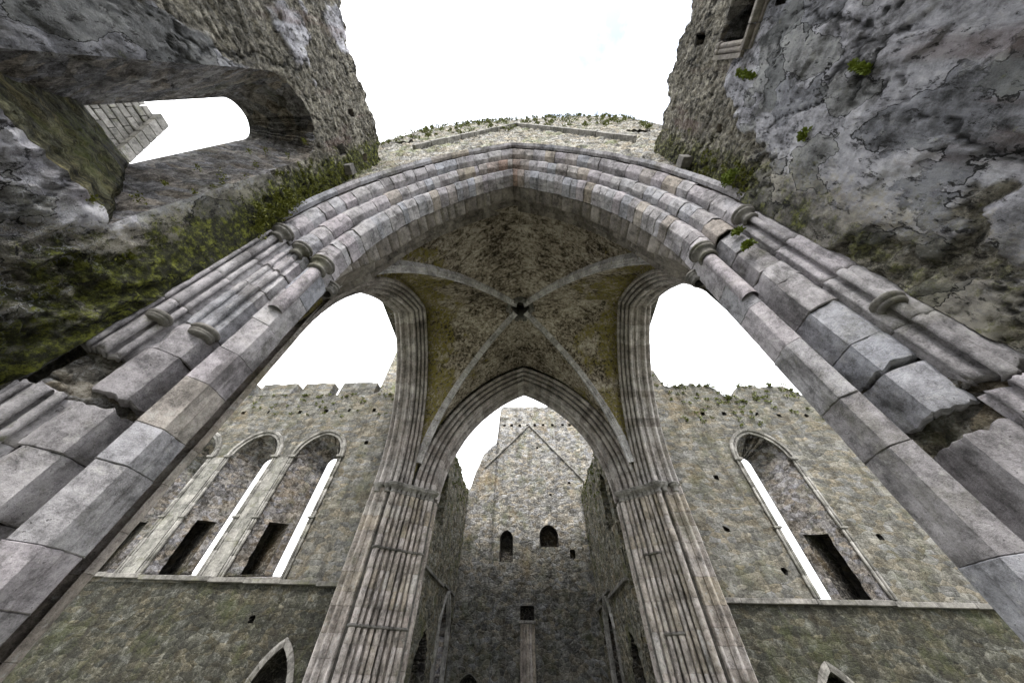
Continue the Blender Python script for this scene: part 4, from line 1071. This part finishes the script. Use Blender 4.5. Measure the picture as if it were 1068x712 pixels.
fern((4.38, 2.42, 6.85), (-.7,-.7,.2), .13, 300, 'fern lowest on the right pier, on the broken middle order')
# moss and turf that nobody could count
mb = MB()
for k in range(150):
    y = RS.uniform(.7, 2.02); z = RS.uniform(5.0, 10.5)
    if RS.rand() > .25 + .75*(y-.7)/1.3: continue
    leaves(mb, (-4.86, y, z), (1,0,0), RS.uniform(.03,.10), 34, .035, .5)
for k in range(26): leaves(mb, (-4.74, RS.uniform(1.55, 2.0), RS.uniform(7.2, 8.8)), (1,-.4,0), RS.uniform(.06,.15), 60, .05, .6)
for k in range(50):
    z = RS.uniform(7.6, 12.5); leaves(mb, (-4.84, RS.uniform(1.6, 2.03), z), (1,0,0), RS.uniform(.03,.09), 30, .04, .5)
for k in range(40): leaves(mb, (4.84, RS.uniform(1.5, 2.03), RS.uniform(8.0, 10.5)), (-1,0,0), RS.uniform(.03,.09), 30, .04, .5)
o = mb.build('moss', M['moss'], None, False); o['kind'] = 'stuff'; o['label'] = 'moss clinging to the choir walls beside the arch'; o['category'] = 'moss'
mb = MB()
for k in range(230):
    u = RS.uniform(-6.2, 7.0); zt = tower_top(u); z = zt - RS.rand()**2*6; 
    if z < 17: continue
    leaves(mb, (u, 2.0, z), (0,-1,.6), RS.uniform(.05,.22), 26, .10, .6)
for k in range(70):
    u = RS.uniform(-6.2, 6.8); leaves(mb, (u, 2.25, tower_top(u)), (0,-.3,1), RS.uniform(.1,.28), 50, .14, .7)
o = mb.build('turf', M['turf'], None, False); o['kind'] = 'stuff'; o['label'] = 'grass and moss tufts along the ragged top of the tower wall'; o['category'] = 'grass'
mb = MB()
for k in range(130):
    u = RS.uniform(7.3, 19); leaves(mb, (u, YT-.05, rtop(u) - RS.rand()**2*3), (0,-1,.6), RS.uniform(.06,.22), 24, .11, .6)
for k in range(60):
    u = RS.uniform(-21, -8); leaves(mb, (u, YT-.05, 14.9 - RS.rand()**2*2), (0,-1,.6), RS.uniform(.05,.16), 22, .10, .6)
for k in range(90):
    y = RS.uniform(17.3, 26.3); leaves(mb, (-4.85, y, 12.3 - RS.rand()**2*2), (1,0,.6), RS.uniform(.06,.22), 24, .10, .6); leaves(mb, (4.85, y, 11.9 - RS.rand()**2*2.5), (-1,0,.6), RS.uniform(.06,.24), 24, .10, .6)
o = mb.build('turf', M['turf'], None, False); o['kind'] = 'stuff'; o['label'] = 'grass tufts along the transept and nave wall tops'; o['category'] = 'grass'

# ================================================================== sky, sun, camera
SUN_EL, SUN_AZ = math.radians(50), math.radians(179)      # azimuth clockwise from +y: behind the camera
w = bpy.data.worlds.new('World'); sc.world = w; w.use_nodes = True; nt = w.node_tree; bg = nt.nodes['Background']
sky = nt.nodes.new('ShaderNodeTexSky'); sky.sky_type = 'NISHITA'; sky.sun_disc = False; sky.sun_elevation = SUN_EL; sky.sun_rotation = SUN_AZ; sky.air_density = 1.; sky.dust_density = 2.
tc = nt.nodes.new('ShaderNodeTexCoord'); nz = nt.nodes.new('ShaderNodeTexNoise'); nz.inputs['Scale'].default_value = 4.; nz.inputs['Detail'].default_value = 8; nz.inputs['Roughness'].default_value = .6
ds = nt.nodes.new('ShaderNodeVectorMath'); ds.operation = 'DISTANCE'; ds.inputs[1].default_value = (.212, -.055, .976)
ad = nt.nodes.new('ShaderNodeMath'); ad.operation = 'MULTIPLY_ADD'; ad.inputs[1].default_value = .9
cr = nt.nodes.new('ShaderNodeMapRange'); cr.inputs[1].default_value = .40; cr.inputs[2].default_value = 1.0; cr.inputs[3].default_value = .02; cr.inputs[4].default_value = 1.
mx = nt.nodes.new('ShaderNodeMix'); mx.data_type = 'RGBA'; mx.inputs[7].default_value = (8.6, 8.8, 9.2, 1)
nt.links.new(tc.outputs['Generated'], nz.inputs['Vector']); nt.links.new(tc.outputs['Generated'], ds.inputs[0]); nt.links.new(nz.outputs['Fac'], ad.inputs[0]); nt.links.new(ds.outputs['Value'], ad.inputs[2])
nt.links.new(ad.outputs[0], cr.inputs[0]); nt.links.new(cr.outputs[0], mx.inputs[0]); nt.links.new(sky.outputs[0], mx.inputs[6]); nt.links.new(mx.outputs[2], bg.inputs['Color']); bg.inputs['Strength'].default_value = .13
sl = bpy.data.lights.new('Sun', 'SUN'); sl.energy = 1.5; sl.angle = math.radians(11); sl.color = (1., .96, .9)
so = bpy.data.objects.new('Sun', sl); COL.objects.link(so)
dv = np.array([math.sin(SUN_AZ)*math.cos(SUN_EL), math.cos(SUN_AZ)*math.cos(SUN_EL), math.sin(SUN_EL)])
from mathutils import Vector
so.rotation_euler = Vector(dv).to_track_quat('Z', 'Y').to_euler()

cam = bpy.data.cameras.new('Camera'); co = bpy.data.objects.new('Camera', cam); COL.objects.link(co); sc.camera = co
cam.sensor_width = 36; cam.lens = 312.5/1068*36; cam.clip_end = 3000; cam.clip_start = .02
p, yw, ro = .8527, -.0657, .0277
f = np.array([math.sin(yw)*math.cos(p), math.cos(yw)*math.cos(p), math.sin(p)]); r = np.array([math.cos(yw), -math.sin(yw), 0]); u = np.cross(r, f)
r2 = math.cos(ro)*r + math.sin(ro)*u; u2 = -math.sin(ro)*r + math.cos(ro)*u
co.matrix_world = Matrix(((r2[0], u2[0], -f[0], .344), (r2[1], u2[1], -f[1], 0), (r2[2], u2[2], -f[2], 1.6), (0, 0, 0, 1)))
vs = sc.view_settings; vs.view_transform = 'Standard'; vs.look = 'None'; vs.gamma = 1; vs.use_curve_mapping = False; vs.exposure = 1.75
sc.cycles.max_bounces = 6; sc.cycles.diffuse_bounces = 5
